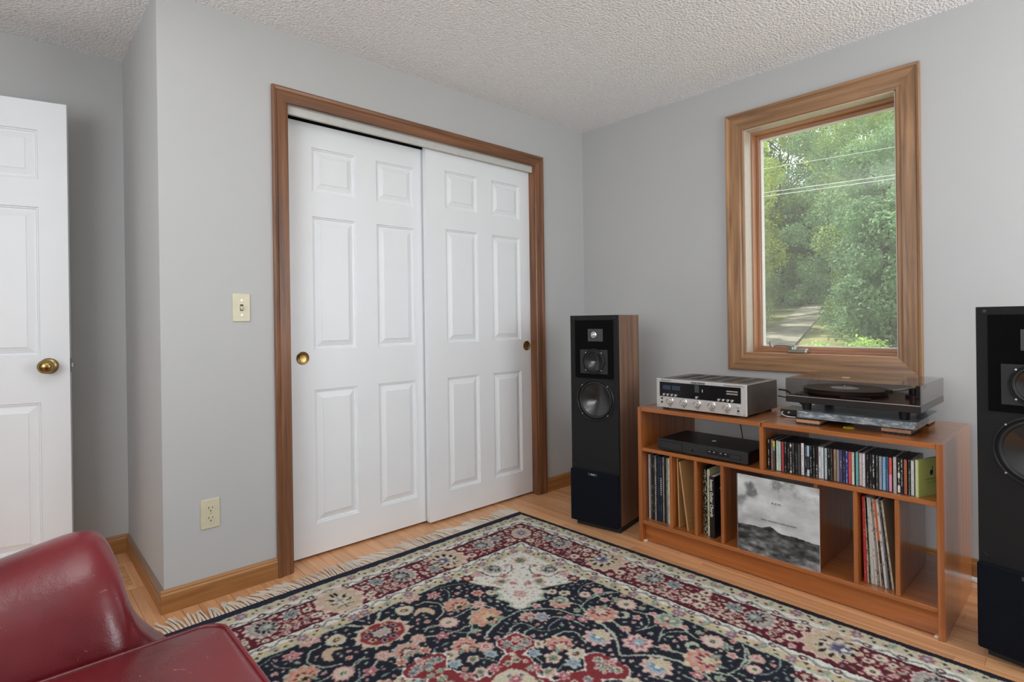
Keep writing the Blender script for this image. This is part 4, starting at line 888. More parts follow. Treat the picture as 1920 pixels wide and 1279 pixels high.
MB(off).box(-3.30, -2.600, -1.755, -1.125, .14, .322, .02).build('seat_base', 'leather', ch)
b = MB(off); rows = []
for i in range(13):
    z = .14+.80*i/12; t = i/12; x_ = -3.26-.16*t; d = .09-.02*t
    rows.append([(x_+d*math.cos(a)*.9, -1.44+.48*(1-.10*t**3)*math.copysign(abs(math.sin(a))**.35, math.sin(a)), z+(.03*math.cos((math.sin(a))*1.3) if i == 12 else 0)) for a in [2*PI*k/40 for k in range(40)]])
b.grid(rows, close_v=True); b.add(rows[-1], [tuple(range(40))]); b.add(rows[0], [tuple(range(40))]); b.build('backrest', 'leather', ch, smooth=60)
M['legwood'] = wood('chair_leg_wood', (60, 34, 22), (92, 54, 34), 'z', .35)
for x_, y_, z_ in ((-2.64, -.90, .0095), (-2.64, -1.98, .0095), (-3.28, -.92, 0), (-3.28, -1.96, 0)): MB(off).lathe([(.018, z_), (.022, .05), (.028, .15)], (x_, y_, 0), (0, 0, 1), 16).build('leg', 'legwood', ch, smooth=40)

# ------------------------------------------------------------------ rug: pattern woven point by point
RU = 2.356; CELL = .0032
QN = int(1.178/CELL)+1
def C3(*c): return np.array(c, float)
NAVY, NAVY2, MAR, CREAM, IV, YEL, WHT = C3(36, 38, 52), C3(48, 50, 66), C3(104, 30, 42), C3(200, 190, 158), C3(208, 200, 176), C3(200, 182, 136), C3(216, 212, 200)
SAL, PNK, LPK, SAGE, LSG, BLU, LBL, TAN, MAG, RED, DK, GRN, LAV = C3(212, 128, 106), C3(202, 144, 138), C3(216, 182, 168), C3(122, 146, 126), C3(168, 182, 158), C3(104, 138, 164), C3(150, 178, 190), C3(198, 168, 134), C3(178, 84, 102), C3(152, 44, 50), C3(44, 36, 42), C3(86, 116, 92), C3(140, 132, 154)
UU, VV = np.meshgrid((np.arange(QN)+.5)*CELL, (np.arange(QN)+.5)*CELL, indexing='ij')
rng = np.random.RandomState(4)
JU = UU+rng.uniform(-1, 1, UU.shape)*.0016; JV = VV+rng.uniform(-1, 1, UU.shape)*.0016
def lowf(seed, f):
    r = np.random.RandomState(seed); g = r.uniform(-1, 1, (f+3, f+3)); X = np.linspace(0, f+1, QN); i = X.astype(int); t = X-i; t = t*t*(3-2*t)
    a = g[i][:, i]*(1-t)[None, :]+g[i][:, i+1]*t[None, :]; b_ = g[i+1][:, i]*(1-t)[None, :]+g[i+1][:, i+1]*t[None, :]; return a*(1-t)[:, None]+b_*t[:, None]
JU = JU+.0042*lowf(21, 46)+.0022*lowf(22, 120); JV = JV+.0042*lowf(23, 46)+.0022*lowf(24, 120)
K = np.zeros((QN, QN, 3)); K[:] = NAVY; K += ((rng.rand(QN, QN, 1)-.5)*10)
OCC = np.zeros((QN, QN), bool)
def win_(u, v, r):
    a, c = max(0, int((u-r)/CELL)-1), min(QN, int((u+r)/CELL)+2); b_, d = max(0, int((v-r)/CELL)-1), min(QN, int((v+r)/CELL)+2)
    return (slice(a, c), slice(b_, d)) if c > a and d > b_ else None
def paint(sl, mask, col, occ=True):
    K[sl][mask] = col; 
    if occ: OCC[sl] |= mask
def petal(u, v, r, layers, rot=0, asp=1, cut=None):
    sl = win_(u, v, r*1.35)
    if sl is None: return
    du, dv = JU[sl]-u, JV[sl]-v; c, s_ = math.cos(rot), math.sin(rot); p, q = du*c+dv*s_, (-du*s_+dv*c)/asp
    rho = np.hypot(p, q)/r; an = np.arctan2(q, p)
    for f, amp, n, col, ph in layers:
        m = rho < f*(1+amp*np.cos(n*an+ph))
        if cut is not None: m &= cut(p/r, q/r)
        paint(sl, m, col)
def stroke(pts, wd, col, occ=True):
    P = np.array(pts, float)
    if len(P) > 2:
        Q = []
        for i in range(len(P)-1):
            a, b_, c, d = P[max(i-1, 0)], P[i], P[i+1], P[min(i+2, len(P)-1)]
            for t in np.linspace(0, 1, 8, endpoint=False): Q.append(.5*((2*b_)+(c-a)*t+(2*a-5*b_+4*c-d)*t*t+(3*b_-a-3*c+d)*t**3))
        P = np.array(Q+[P[-1]])
    for i in range(len(P)-1):
        a, b_ = P[i], P[i+1]; mid = (a+b_)/2; r = np.hypot(*(b_-a))/2+wd*1.5; sl = win_(mid[0], mid[1], r)
        if sl is None: continue
        d = b_-a; L2 = max(d@d, 1e-9); t = np.clip(((JU[sl]-a[0])*d[0]+(JV[sl]-a[1])*d[1])/L2, 0, 1)
        paint(sl, np.hypot(JU[sl]-a[0]-t*d[0], JV[sl]-a[1]-t*d[1]) < wd/2, col, occ)
def leaf_(u, v, L, rot, col, rib=None):
    sl = win_(u, v, L)
    if sl is None: return
    du, dv = JU[sl]-u, JV[sl]-v; c, s_ = math.cos(rot), math.sin(rot); p, q = (du*c+dv*s_)/L, (-du*s_+dv*c)/L
    m = (np.abs(p) < .5) & (np.abs(q) < .22*np.cos(p*PI)*(1+.25*np.sin(p*28))); paint(sl, m, col)
    if rib is not None: paint(sl, m & (np.abs(q) < .035), rib)
def comma(u, v, r, rot, c1, c2):
    for i in range(26):
        t = i/25; a = rot+t*3.4; rr = r*(.80-.18*t); w_ = r*(.16+.30*math.sin(PI*min(1, t*1.15))*(1-t*.5))
        petal(u+rr*math.cos(a), v+rr*math.sin(a), w_, [(1, .12, 5, c1, i), (.45, 0, 1, c2, 0)])
def fan(u, v, r, d, layers, push=.62):
    for f, amp, n, col in layers:
        o_ = (1-f)*r*push; petal(u+o_*math.cos(d), v+o_*math.sin(d), r*f, [(1, amp, n, col, rng.uniform(0, 6))], d, 1.12 if f > .5 else 1)
    for a in (-.9, -.45, 0, .45, .9): petal(u-r*.62*math.cos(d+a), v-r*.62*math.sin(d+a), r*.13, [(1, .2, 5, layers[1][3]*.5+CREAM*.5, 0)])
def flower(t, u, v, r):
    rot = rng.uniform(0, 6); k = lambda *L: petal(u, v, r, [(*l, rng.uniform(0, 6)) if len(l) == 4 else l for l in L], rot)
    d_ = rng.uniform(0, 6.28)
    if t == 'tanpal': fan(u, v, r, (PI/2 if u < v else 0)+(PI if rng.rand() < .5 else 0), [(1.1, .10, 11, LPK), (1.0, .13, 11, TAN), (.80, .12, 9, C3(188, 170, 140)), (.66, .22, 10, DK), (.58, .2, 9, C3(206, 190, 160)), (.40, .24, 7, LAV), (.28, .2, 6, C3(84, 82, 116)), (.13, 0, 1, WHT)], .5); return
    if t == 'scallop': fan(u, v, r, (PI/2 if u < v else 0)+PI*(rng.rand() < .5), [(1.12, .08, 12, LPK), (1.0, .11, 12, C3(150, 146, 142)), (.80, .12, 11, C3(176, 162, 150)), (.62, .34, 11, DK), (.46, .12, 8, C3(140, 144, 148)), (.24, .1, 5, LSG)], .5); return
    if t in ('salmred', 'orange', 'bigorange', 'ring'):
        c_ = {'salmred': (CREAM, SAL, PNK, RED, CREAM, TAN), 'orange': (LSG, SAL, C3(220, 150, 124), RED, YEL, DK), 'bigorange': (LSG, C3(214, 142, 108), SAL, C3(224, 160, 124), YEL, DK), 'ring': (LSG, PNK, SAL, DK, LPK, SAGE)}[t]
        fan(u, v, r, d_, [(1.12, .12, 9, c_[0]), (1.0, .16, 9, c_[1]), (.82, .18, 8, c_[2]), (.60, .24, 8, c_[3]), (.48, .2, 7, c_[4]), (.24, .25, 5, c_[5])], .7)
        for a in (-.5, .5): leaf_(u+r*1.1*math.cos(d_+a), v+r*1.1*math.sin(d_+a), r*.9, d_+a, SAGE, LSG)
        return
    if t == 'ros': k((1.08, .07, 14, LSG), (.95, .08, 14, CREAM), (.55, .12, 7, TAN), (.3, .1, 6, DK), (.17, 0, 1, YEL))
    elif t == 'rosp': k((1.08, .08, 12, PNK), (.9, .08, 12, LPK), (.58, .1, 8, CREAM), (.26, .1, 6, DK), (.15, 0, 1, LSG))
    elif t == 'star': k((1.1, .22, 6, PNK), (.72, .25, 6, MAG), (.42, .2, 6, LPK), (.2, 0, 1, DK))
    elif t in ('orange', 'bigorange'):
        k((1.12, .10, 9, LSG), (1.0, .16, 9, SAL), (.80, .2, 9, C3(226, 150, 120)), (.48, .25, 7, RED), (.33, .15, 6, YEL), (.16, 0, 1, DK))
        for a in range(3): leaf_(u-r*.9*math.cos(a+.2), v-r*.8*math.sin(a+.2), r*.9, a+1.2, SAGE)
    elif t in ('pink', 'pinktan'): k((1.08, .14, 8, TAN), (.92, .16, 8, PNK), (.60, .15, 6, LPK), (.34, .2, 5, MAG), (.17, 0, 1, YEL))
    elif t == 'salm': k((1.05, .18, 6, LPK), (.85, .2, 6, SAL), (.4, .2, 5, RED), (.2, 0, 1, YEL))
    elif t == 'cream': k((1.1, .12, 8, LPK), (.92, .12, 8, CREAM), (.5, .2, 6, TAN), (.34, .2, 5, DK), (.18, 0, 1, PNK))
    elif t == 'ring': k((1.1, .10, 9, LSG), (1.0, .12, 9, SAL), (.8, .12, 9, PNK), (.56, .15, 8, DK), (.44, .1, 8, LPK), (.24, 0, 1, SAGE))
    elif t == 'mag': k((1.1, .2, 5, PNK), (.8, .2, 5, MAG), (.35, .1, 5, LPK))
    elif t == 'salmred': k((1.12, .08, 11, CREAM), (1.0, .12, 11, SAL), (.80, .14, 9, PNK), (.58, .14, 8, RED), (.44, .1, 8, CREAM), (.26, .2, 5, TAN), (.12, 0, 1, DK))
    elif t == 'blue': k((1.1, .2, 6, LSG), (.9, .2, 6, LBL), (.6, .15, 6, BLU), (.28, 0, 1, PNK))
    elif t == 'bud': k((1.15, .15, 5, LPK), (.9, .12, 6, TAN), (.62, .2, 6, GRN), (.4, .2, 6, SAGE), (.15, 0, 1, DK))
    elif t == 'bud2': k((1.1, .15, 5, LPK), (.8, .15, 5, PNK), (.42, .1, 5, MAG), (.2, 0, 1, YEL))
    elif t == 'blueyel':
        k((1.12, .10, 10, LPK), (.95, .14, 10, PNK), (.80, .12, 9, LBL), (.52, .2, 8, BLU), (.25, 0, 1, WHT))
        petal(u, v, r*.9, [(1, .10, 10, YEL, 0)], rot, 1, lambda p, q: p > .12); petal(u, v, r*.5, [(1, .1, 7, CREAM, 0)], rot, 1, lambda p, q: p > .3)
    elif t == 'multi':
        k((1.1, .14, 9, PNK), (.9, .16, 9, LPK), (.62, .2, 8, MAG), (.42, .2, 7, LBL), (.22, 0, 1, WHT)); petal(u-r*.35, v+r*.2, r*.5, [(1, .2, 7, C3(132, 172, 172), 0), (.4, .1, 5, WHT, 0)])
    elif t == 'bluesq': k((1.1, .16, 8, LPK), (.92, .12, 8, C3(140, 154, 164)), (.6, .1, 5, LAV), (.3, .1, 5, LBL))
    elif t == 'salmsage':
        k((1.1, .12, 9, LPK), (.95, .14, 9, SAL)); petal(u-r*.28, v-r*.28, r*.85, [(1, .1, 8, LSG, 0), (.7, .1, 7, SAGE, 0), (.3, 0, 1, CREAM, 0)]); petal(u, v, r*.22, [(1, 0, 1, RED, 0)])
    elif t == 'leafs':
        for a in range(3): leaf_(u, v, r*2.3, rot+a*1.1, LSG if a % 2 else SAGE, CREAM)
    elif t == 'scallop':
        k((1.12, .06, 16, TAN), (1.0, .10, 13, C3(168, 158, 148)), (.78, .12, 13, LPK), (.60, .30, 11, DK), (.42, .1, 9, C3(150, 152, 152)), (.22, 0, 1, LSG))
    elif t == 'teal': k((1.15, .2, 7, LPK), (.9, .2, 7, C3(106, 132, 136)), (.6, .2, 7, C3(136, 158, 156)), (.3, .2, 5, DK), (.16, 0, 1, PNK))
    elif t == 'tanpal':
        d = (0, 1)
        petal(u, v, r, [(1.05, .10, 12, LPK, 1), (.95, .12, 12, TAN, 1), (.62, .16, 11, C3(214, 186, 150), 0), (.50, .26, 9, DK, 0), (.42, .14, 9, LAV, 0), (.30, .2, 7, C3(92, 88, 122), 0), (.13, 0, 1, WHT, 0)], rot, .8)
    elif t == 'cpal': petal(u, v, r, [(1.05, .05, 10, LPK, 0), (.98, .06, 10, TAN, 0), (.72, .1, 8, C3(184, 166, 160), 0), (.5, .2, 8, LAV, 0), (.28, .2, 6, C3(92, 84, 116), 0), (.13, 0, 1, WHT, 0)], PI/4, .72)
    elif t == 'b': k((1.05, .14, 7, PNK), (.85, .14, 7, IV), (.45, .12, 6, TAN), (.28, .1, 5, DK), (.12, 0, 1, CREAM))
VINES = [[(.947, .8), (.874, .765), (.814, .756), (.756, .757), (.681, .803), (.638, .855), (.619, .919), (.603, .967), (.604, 1.02), (.628, 1.091), (.67, 1.144)], [(.891, .842), (.842, .82), (.799, .817)], [(.856, .891), (.823, .867), (.779, .872)], [(.767, .959), (.724, .97), (.708, 1.004), (.732, 1.056)], [(.702, .864), (.662, .908), (.658, .989)], [(.981, .698), (.922, .709)], [(.754, .701), (.714, .714)], [(.564, .857), (.561, .895), (.598, .956)], [(.6, 1.001), (.614, 1.076), (.655, 1.132), (.706, 1.172)], [(.556, 1.03), (.582, 1.101), (.591, 1.135)], [(.706, 1.175), (.631, 1.107), (.606, 1.048), (.6, .995), (.611, .922)], [(.533, 1.143), (.476, 1.163)], [(.38, .929), (.427, .9), (.489, .884), (.558, .896)], [(.594, 1.136), (.568, 1.085), (.555, 1.034)], [(.5, .876), (.442, .88), (.39, .913)],
 [(1.1, .387), (1.136, .431)], [(1.168, .415), (1.142, .38), (1.102, .384)], [(1.145, .439), (1.118, .404), (1.045, .374)], [(.994, .445), (.943, .468), (.925, .514), (.947, .566), (.996, .588)], [(1.012, .695), (.947, .704)], [(.995, .758), (.93, .713)], [(.946, .8), (.896, .771), (.831, .753)], [(1.083, .651), (1.055, .675)], [(1.009, .629), (1.039, .607), (1.068, .623)], [(1.066, .609), (1.003, .631)], [(.89, .55), (.84, .6), (.80, .66), (.83, .70)], [(.77, .55), (.80, .60), (.86, .62), (.92, .62), (.98, .63)], [(.44, .87), (.46, .93), (.43, 1.0), (.45, 1.06), (.42, 1.13)]]
FL_ = [('ros', 1.044, .455, .032), ('comma', 1.010, .525, .042), ('rosp', .976, .637, .034), ('star', .901, .440, .025), ('orange', .881, .558, .041), ('pink', .823, .617, .026), ('bigorange', .859, .700, .050), ('salm', .767, .545, .022), ('cream', .728, .583, .020), ('pinktan', 1.111, .643, .025), ('ring', 1.178, .672, .037), ('salm', 1.134, .714, .018), ('mag', 1.042, .688, .020), ('salmred', 1.023, .783, .035), ('pink', .980, .839, .025), ('cream', 1.090, .793, .025), ('blue', 1.109, .840, .020), ('blue', .994, .882, .018), ('bud', 1.054, .863, .017), ('pinktan', .975, .386, .036), ('redpal', 1.176, .526, .085),
 ('salmred', .548, .982, .048), ('rosp', .427, 1.008, .036), ('commas', .501, 1.037, .021), ('salmsage', .424, 1.177, .042), ('bud2', .480, 1.090, .014), ('bud2', .420, 1.118, .014), ('bud2', .460, .931, .016), ('blueyel', .675, 1.065, .043), ('multi', .611, 1.177, .044), ('bud2', .419, 1.114, .013), ('pink', .570, 1.099, .018), ('bud2', .628, .955, .013), ('leafs', .412, 1.063, .016), ('leafs', .423, .96, .02), ('pink', .787, 1.091, .0), ('pink', .419, .866, .021), ('salmsage', .594, .826, .038), ('bud2', .673, .777, .016), ('rosp', .480, .850, .021), ('cream', .527, .789, .021), ('cream', .556, .745, .020), ('mag', .646, .915, .016), ('mag', .625, .960, .016), ('ring', .752, .809, .027), ('bluesq', .715, .845, .026), ('cream', .846, .948, .023), ('salmred', .796, .999, .038), ('cream', .798, 1.074, .029), ('blue', .892, .974, .020), ('blue', .842, 1.097, .022), ('bud', .869, 1.035, .025), ('leafs', .592, .905, .016), ('leafs', .944, .743, .018)]
for p in VINES: stroke(p, .0062, LSG)
for f in FL_:
    if f[3] <= 0: continue
    if f[0] == 'comma': comma(f[1], f[2], f[3], 2.4, TAN, C3(210, 186, 150))
    elif f[0] == 'commas': comma(f[1], f[2], f[3]*1.3, .6, LSG, SAGE)
    elif f[0] == 'redpal':
        u, v, r = f[1:]
        for a in range(14): leaf_(u+r*1.02*math.cos(a*.449), v+r*.86*math.sin(a*.449), r*.5, a*.449, LSG if a % 2 else TAN)
        petal(u, v, r, [(1.06, .04, 18, LPK, 0), (.98, .03, 8, TAN, 0), (.90, .03, 8, RED, 0), (.52, .08, 6, DK, 0), (.49, .08, 6, MAR, 0), (.36, .10, 8, LSG, 0), (.25, .08, 7, C3(160, 160, 156), 0), (.12, 0, 1, PNK, 0)], 0, .84)
        for a in range(8): petal(u+r*.64*math.cos(a*.785+.3), v+r*.54*math.sin(a*.785+.3), r*.15, [(1, .2, 5, TAN if a % 2 else LAV, 0), (.45, 0, 1, DK, 0)])
    else: flower(*f)
# scattered leaves and buds on the remaining navy ground
tries = 0; cnt = 0
for q_ in range(120):
    u, v = rng.uniform(.40, 1.15, 2); a0 = rng.uniform(0, 6.28); da = rng.uniform(-.5, .5); P_ = [(u, v)]
    for k_ in range(rng.randint(4, 8)): a0 += da; P_.append((P_[-1][0]+.022*math.cos(a0), P_[-1][1]+.022*math.sin(a0)))
    free = [not OCC[min(QN-1, max(0, int(p[0]/CELL))), min(QN-1, max(0, int(p[1]/CELL)))] for p in P_]
    if all(free): stroke(P_, .0042, (LSG, SAGE, C3(140, 160, 160))[rng.randint(3)])
while tries < 40000 and cnt < 900:
    tries += 1; u, v = rng.uniform(.38, 1.178, 2); rad = rng.uniform(.0065, .0155); sl = win_(u, v, rad*1.15)
    if sl is None or OCC[sl].any(): continue
    cnt += 1; z = rng.rand(); a = rng.uniform(0, 6.28)
    if z < .55: leaf_(u, v, rad*2.3, a, (SAGE, LSG, C3(112, 140, 134))[rng.randint(3)], LSG)
    elif z < .85: flower('bud2', u, v, rad*.72)
    else: flower('salm', u, v, rad*.8)
OC2 = np.zeros((QN, QN), bool)
# centre medallion: eight pointed star of red lobes round (1.178, 1.178)
cu = 1.178; dU, dV = JU-cu, JV-cu; rho = np.hypot(dU, dV); an = np.arctan2(-dV, -dU)     # 45 deg is the rug corner
def lobe(a): return np.abs((a+PI/8) % (PI/4)-PI/8)
la = lobe(an); body = .285+.055*np.cos(la*8)-.012*np.cos(la*24)
fr = [(an_k, .462 if abs(an_k-PI/4) < .1 else .44) for an_k in (0, PI/4, PI/2)]
inside = rho < body; edge = (rho < body+.009) & ~inside
for a0, R_ in fr:
    p = -(dU*math.cos(a0)+dV*math.sin(a0)); q = np.abs(-(-dU*math.sin(a0)+dV*math.cos(a0)))
    prof_p = np.array([.25, .30, .335, .36, .385, .41, .435, R_]); prof_q = np.array([.085, .045, .022, .028, .060, .062, .034, .0])
    if abs(a0-PI/4) > .1: prof_q = np.array([.085, .05, .03, .05, .076, .074, .05, 0])
    wq = np.interp(p, prof_p, prof_q, left=0, right=0); i_ = (p > .25) & (p < R_) & (q < wq); e_ = (p > .25) & (p < R_+.008) & (q < wq+.008); inside |= i_; edge |= e_
edge &= ~inside
K[edge] = WHT; K[inside] = RED*.95; OCC |= edge | inside
for a0, R_ in fr:
    for d_, q_, r_, t in ((.40, .030, .017, 'teal'), (.40, -.030, .017, 'teal'), (.425, 0, .015, 'bud2'), (.375, 0, .018, 'leafs'), (.31, .0, .014, 'bud'), (.27, .06, .017, 'mag'), (.27, -.06, .017, 'mag'), (.25, .10, .017, 'bud'), (.25, -.10, .017, 'bud')):
        flower(t, cu-d_*math.cos(a0)+q_*math.sin(a0), cu-d_*math.sin(a0)-q_*math.cos(a0), r_)
OC2[...] = ~inside
for q_ in range(1600):
    u, v = rng.uniform(.7, 1.178, 2); r_ = rng.uniform(.009, .019); sl = win_(u, v, r_)
    if sl is None or OC2[sl].mean() > .10: continue
    OC2[sl] = True; flower(('teal', 'bud', 'mag', 'b', 'leafs', 'pink')[rng.randint(6)], u, v, r_*.85)
inn = rho < (.185+.075*np.abs(np.cos(4*(an-PI/4)))**.7); K[inn] = CREAM
for a0 in (0, PI/4, PI/2):
    for d_, q_, r_, t in ((.215, 0, .020, 'mag'), (.17, .03, .020, 'bud2'), (.17, -.03, .020, 'salm'), (.12, 0, .026, 'pink'), (.235, .018, .009, 'teal'), (.235, -.018, .009, 'teal')): flower(t, cu-d_*math.cos(a0)+q_*math.sin(a0), cu-d_*math.sin(a0)-q_*math.cos(a0), r_)
flower('salmred', cu, cu, .07)
# ivory corner piece
BD = np.minimum(JU, JV-.016)
sel_ = 0
s1 = (JU+JV-.016)/2; dfu = np.abs(JU-JV+.016)/2
tipw = np.interp(s1, [.36, .50, .56, .60, .625, .66, .70, .728], [.4, .30, .195, .10, .05, .060, .032, 0], right=0)
sp = (BD > .37) & (s1 < .73) & (dfu < tipw+.010*np.sin(s1*150)); spe = (BD > .37) & (s1 < .742) & (dfu < tipw+.012+.010*np.sin(s1*150)) & ~sp
K[spe] = LSG; K[sp] = WHT*.985
for sg in (1, -1):
    for s_, d_, r_, t in ((.50, .085, .036, 'scallop'), (.545, .05, .020, 'salm'), (.535, .13, .022, 'pinktan'), (.58, .055, .024, 'bud'), (.52, .19, .020, 'pink'), (.505, .22, .014, 'bud2'), (.59, .022, .013, 'mag'), (.475, .045, .012, 'bud'), (.51, .27, .016, 'cream'), (.56, .155, .022, 'redp')):
        uu, vv = s_+sg*d_, s_-sg*d_+.016
        if t == 'redp': petal(uu, vv, .026, [(1, .15, 7, MAR, 0), (.5, .2, 5, TAN, 0)], 0)
        else: flower(t, uu, vv, r_)
    stroke([(.47+sg*.03, .486-sg*.03), (.52+sg*.03, .536-sg*.03), (.55+sg*.08, .566-sg*.08), (.515+sg*.13, .531-sg*.13), (.50+sg*.2, .516-sg*.2), (.49+sg*.28, .506-sg*.28)], .005, DK*1.3)
    comma(.60+sg*.075, .616-sg*.075, .02, 2 if sg > 0 else 4.4, TAN, WHT)
OC2[...] = ~sp
for q_ in range(1500):
    u, v = rng.uniform(.37, .73, 2); r_ = rng.uniform(.006, .012); sl = win_(u, v, r_)
    if sl is None or OC2[sl].mean() > .15: continue
    OC2[sl] = True; z = rng.rand()
    if z < .45: leaf_(u, v, r_*2.6, rng.uniform(0, 6), (C3(168, 168, 156), C3(190, 170, 150), C3(140, 146, 150))[rng.randint(3)])
    elif z < .75: petal(u, v, r_*.8, [(1, .2, 5, LPK, 0), (.5, .1, 5, TAN, 0), (.25, 0, 1, DK, 0)])
    else: comma(u, v, r_*.8, rng.uniform(0, 6), C3(120, 116, 116), WHT)
flower('pink', .655, .671, .024); flower('bud', .44, .456, .034)
# borders
dsel = BD < .372
K[dsel] = YEL
def band(a, b_, c): m = (BD >= a) & (BD < b_); K[m] = c
band(.078, .116, WHT); band(.116, .121, DK); band(.121, .287, MAR); band(.287, .292, DK); band(.292, .330, WHT); band(.364, .372, LSG)
T_along = np.maximum(JU, JV-.016)
m = (BD > .028) & (BD < .078); K[m] = C3(194, 186, 152)
for (a, b_) in ((.082, .113), (.295, .328)):
    mid = (a+b_)/2; wv = BD-mid-.009*np.sin(T_along*2*PI/.085); mm = (BD > a) & (BD < b_); K[mm & (np.abs(wv) < .0035)] = C3(150, 158, 142); K[mm & (np.abs(wv-.006) < .0022)] = C3(118, 116, 118)
def along(t, d): return [(d, t+.016), (t, d+.016)]
for dd, pal in ((.053, 0), (.346, 1)):
    t = dd+.05
    i = 0
    while t < 1.2:
        for u, v in along(t, dd):
            if i % 4 == 0: petal(u, v, .017, [(1.1, .25, 7, MAG*.9, 0), (.7, .2, 7, LAV, 0), (.35, 0, 1, LBL, 0)])
            elif i % 4 == 2: leaf_(u, v, .05, .5, SAGE, LSG); petal(u+.004, v+.012, .010, [(1, .2, 5, PNK, 0), (.5, 0, 1, DK, 0)])
            else:
                for k in (-1, 1): petal(u+k*.010, v-k*.008, .0055, [(1, .3, 4, DK, 0)])
        t += .0475; i += 1
for dd in (.097, .311):
    t = dd+.06
    while t < 1.2:
        for u, v in along(t, dd): petal(u, v, .0125, [(1, .06, 6, DK*1.25, 0), (.62, 0, 1, PNK, 0), (.3, 0, 1, WHT, 0)])
        t += .095
BR = [('scallop', .178, .464, .044), ('tanpal', .180, .728, .078), ('scallop', .183, .957, .050), ('teal', .167, 1.055, .030), ('tanpal', 1.178, .212, .080), ('scallop', .890, .205, .050), ('tanpal', .66, .213, .075), ('scallop', .442, .205, .046), ('teal', .355, .190, .031), ('teal', .163, .383, .033), ('teal', 1.0, .18, .030), ('teal', .76, .25, .028), ('cpal', .215, .231, .067), ('b', .137, .838, .021), ('b', .228, .836, .023), ('b', .240, .601, .025), ('b', .247, 1.150, .024), ('b', .192, 1.16, .026), ('b', .140, 1.179, .024), ('b', 1.066, .250, .020), ('b', 1.083, .288, .018), ('b', 1.06, .189, .018), ('b', .15, .60, .02), ('b', .56, .26, .022), ('b', .55, .17, .02), ('b', .31, .26, .022), ('b', .25, .33, .022), ('b', .80, .175, .02)]
OCC[:] = False
for f in BR: flower(*f)
tries = cnt = 0
for q_ in range(260):
    t_ = rng.uniform(.13, 1.178); d_ = rng.uniform(.135, .275); u, v = along(t_, d_)[rng.randint(2)]; a0 = rng.uniform(0, 6.28); da = rng.uniform(-.9, .9); P_ = [(u, v)]
    for k_ in range(5): a0 += da; P_.append((P_[-1][0]+.012*math.cos(a0), P_[-1][1]+.012*math.sin(a0)))
    if all(.13 < min(p[0], p[1]-.016) < .28 for p in P_) and not any(OCC[min(QN-1, int(p[0]/CELL)), min(QN-1, int(p[1]/CELL))] for p in P_): stroke(P_, .0046, (TAN, LPK, C3(150, 146, 138))[rng.randint(3)], False)
while tries < 60000 and cnt < 1300:
    tries += 1; t = rng.uniform(.13, 1.178); d = rng.uniform(.133, .276)
    u, v = along(t, d)[rng.randint(2)]
    if min(u, v-.016) < .13: continue
    rad = rng.uniform(.0065, .0165); sl = win_(u, v, rad*.8)
    if sl is None or OCC[sl].any(): continue
    cnt += 1; z = rng.rand()
    if z < .4: flower('b', u, v, rad)
    elif z < .7: flower('bud2', u, v, rad*.8)
    else: leaf_(u, v, rad*2, rng.uniform(0, 6), (TAN, LPK, C3(120, 122, 118))[rng.randint(3)])
K[JU < .026] = C3(38, 36, 48); K[JV < .042] = C3(40, 44, 62)
# worn, softened yarn: a little grey in every colour and slight bleeding between neighbours
Kb = K.copy(); Kb[1:-1, 1:-1] = (K[1:-1, 1:-1]*3+K[:-2, 1:-1]+K[2:, 1:-1]+K[1:-1, :-2]+K[1:-1, 2:])/7; K = Kb
gry = K.mean(2, keepdims=True); K = gry+(K-gry)*.70
K *= (1+.16*(rng.rand(QN, QN, 1)-.5))
# full visible sheet: mirror the quarter
nu, nv = int(1.90/CELL), int(2.30/CELL); full = int(RU/CELL)
iu = np.arange(nu); iv = np.arange(nv); iu = np.where(iu < QN, iu, np.clip(full-1-iu, 0, QN-1)); iv = np.where(iv < QN, iv, np.clip(full-1-iv, 0, QN-1))
F_ = K[iu][:, iv]
rug = empty('area_rug', (-.7738, -.1535, 0), math.radians(1.0), 'navy and maroon floral rug with cream fringe on the oak floor', 'rug')
gu, gv = np.meshgrid((np.arange(nu)+.5)*CELL, (np.arange(nv)+.5)*CELL, indexing='ij')
lum = F_.mean(2)/255
Pz = .0088+rng.uniform(-.0007, .0007, gu.shape)+.0006*lum
P = np.stack([-gu.ravel(), -gv.ravel(), Pz.ravel()], 1)
pile = grid_mesh('pile', M['rug'], P, np.clip(F_.reshape(-1, 3), 0, 255), nu, nv, rug)
me = pile.data; me.flip_normals() if me.polygons[0].normal.z < 0 else None
MB().box(-RU, 0, -RU, 0, .0006, .0074, .002).build('rug_backing', 'rugside', rug)
fr_ = MB(); t = .006
while t < RU-.006:
    L = .098+random.uniform(-.016, .014)+.010*math.sin(t*31); lean_ = -.022+.026*math.sin(t*13)+random.uniform(-.012, .012)
    for k in range(3):
        x0 = -t+(k-1)*.0014; kk = lean_+(k-1)*random.uniform(.0004, .0034); l2 = L*random.uniform(.86, 1.08); zt = random.uniform(.0022, .0060)
        fr_.tube([(x0, -.002, .0064), (x0+kk*.3, l2*.42, .0060+random.uniform(0, .005)), (x0+kk, l2, zt)], lambda q: .0023-.0008*q, 5, sm=2)
    t += random.uniform(.0105, .0150)
tag(fr_.build('fringe', 'fringe', rug, smooth=60, fix=False), kind='stuff')['label'] = 'cream cotton fringe'

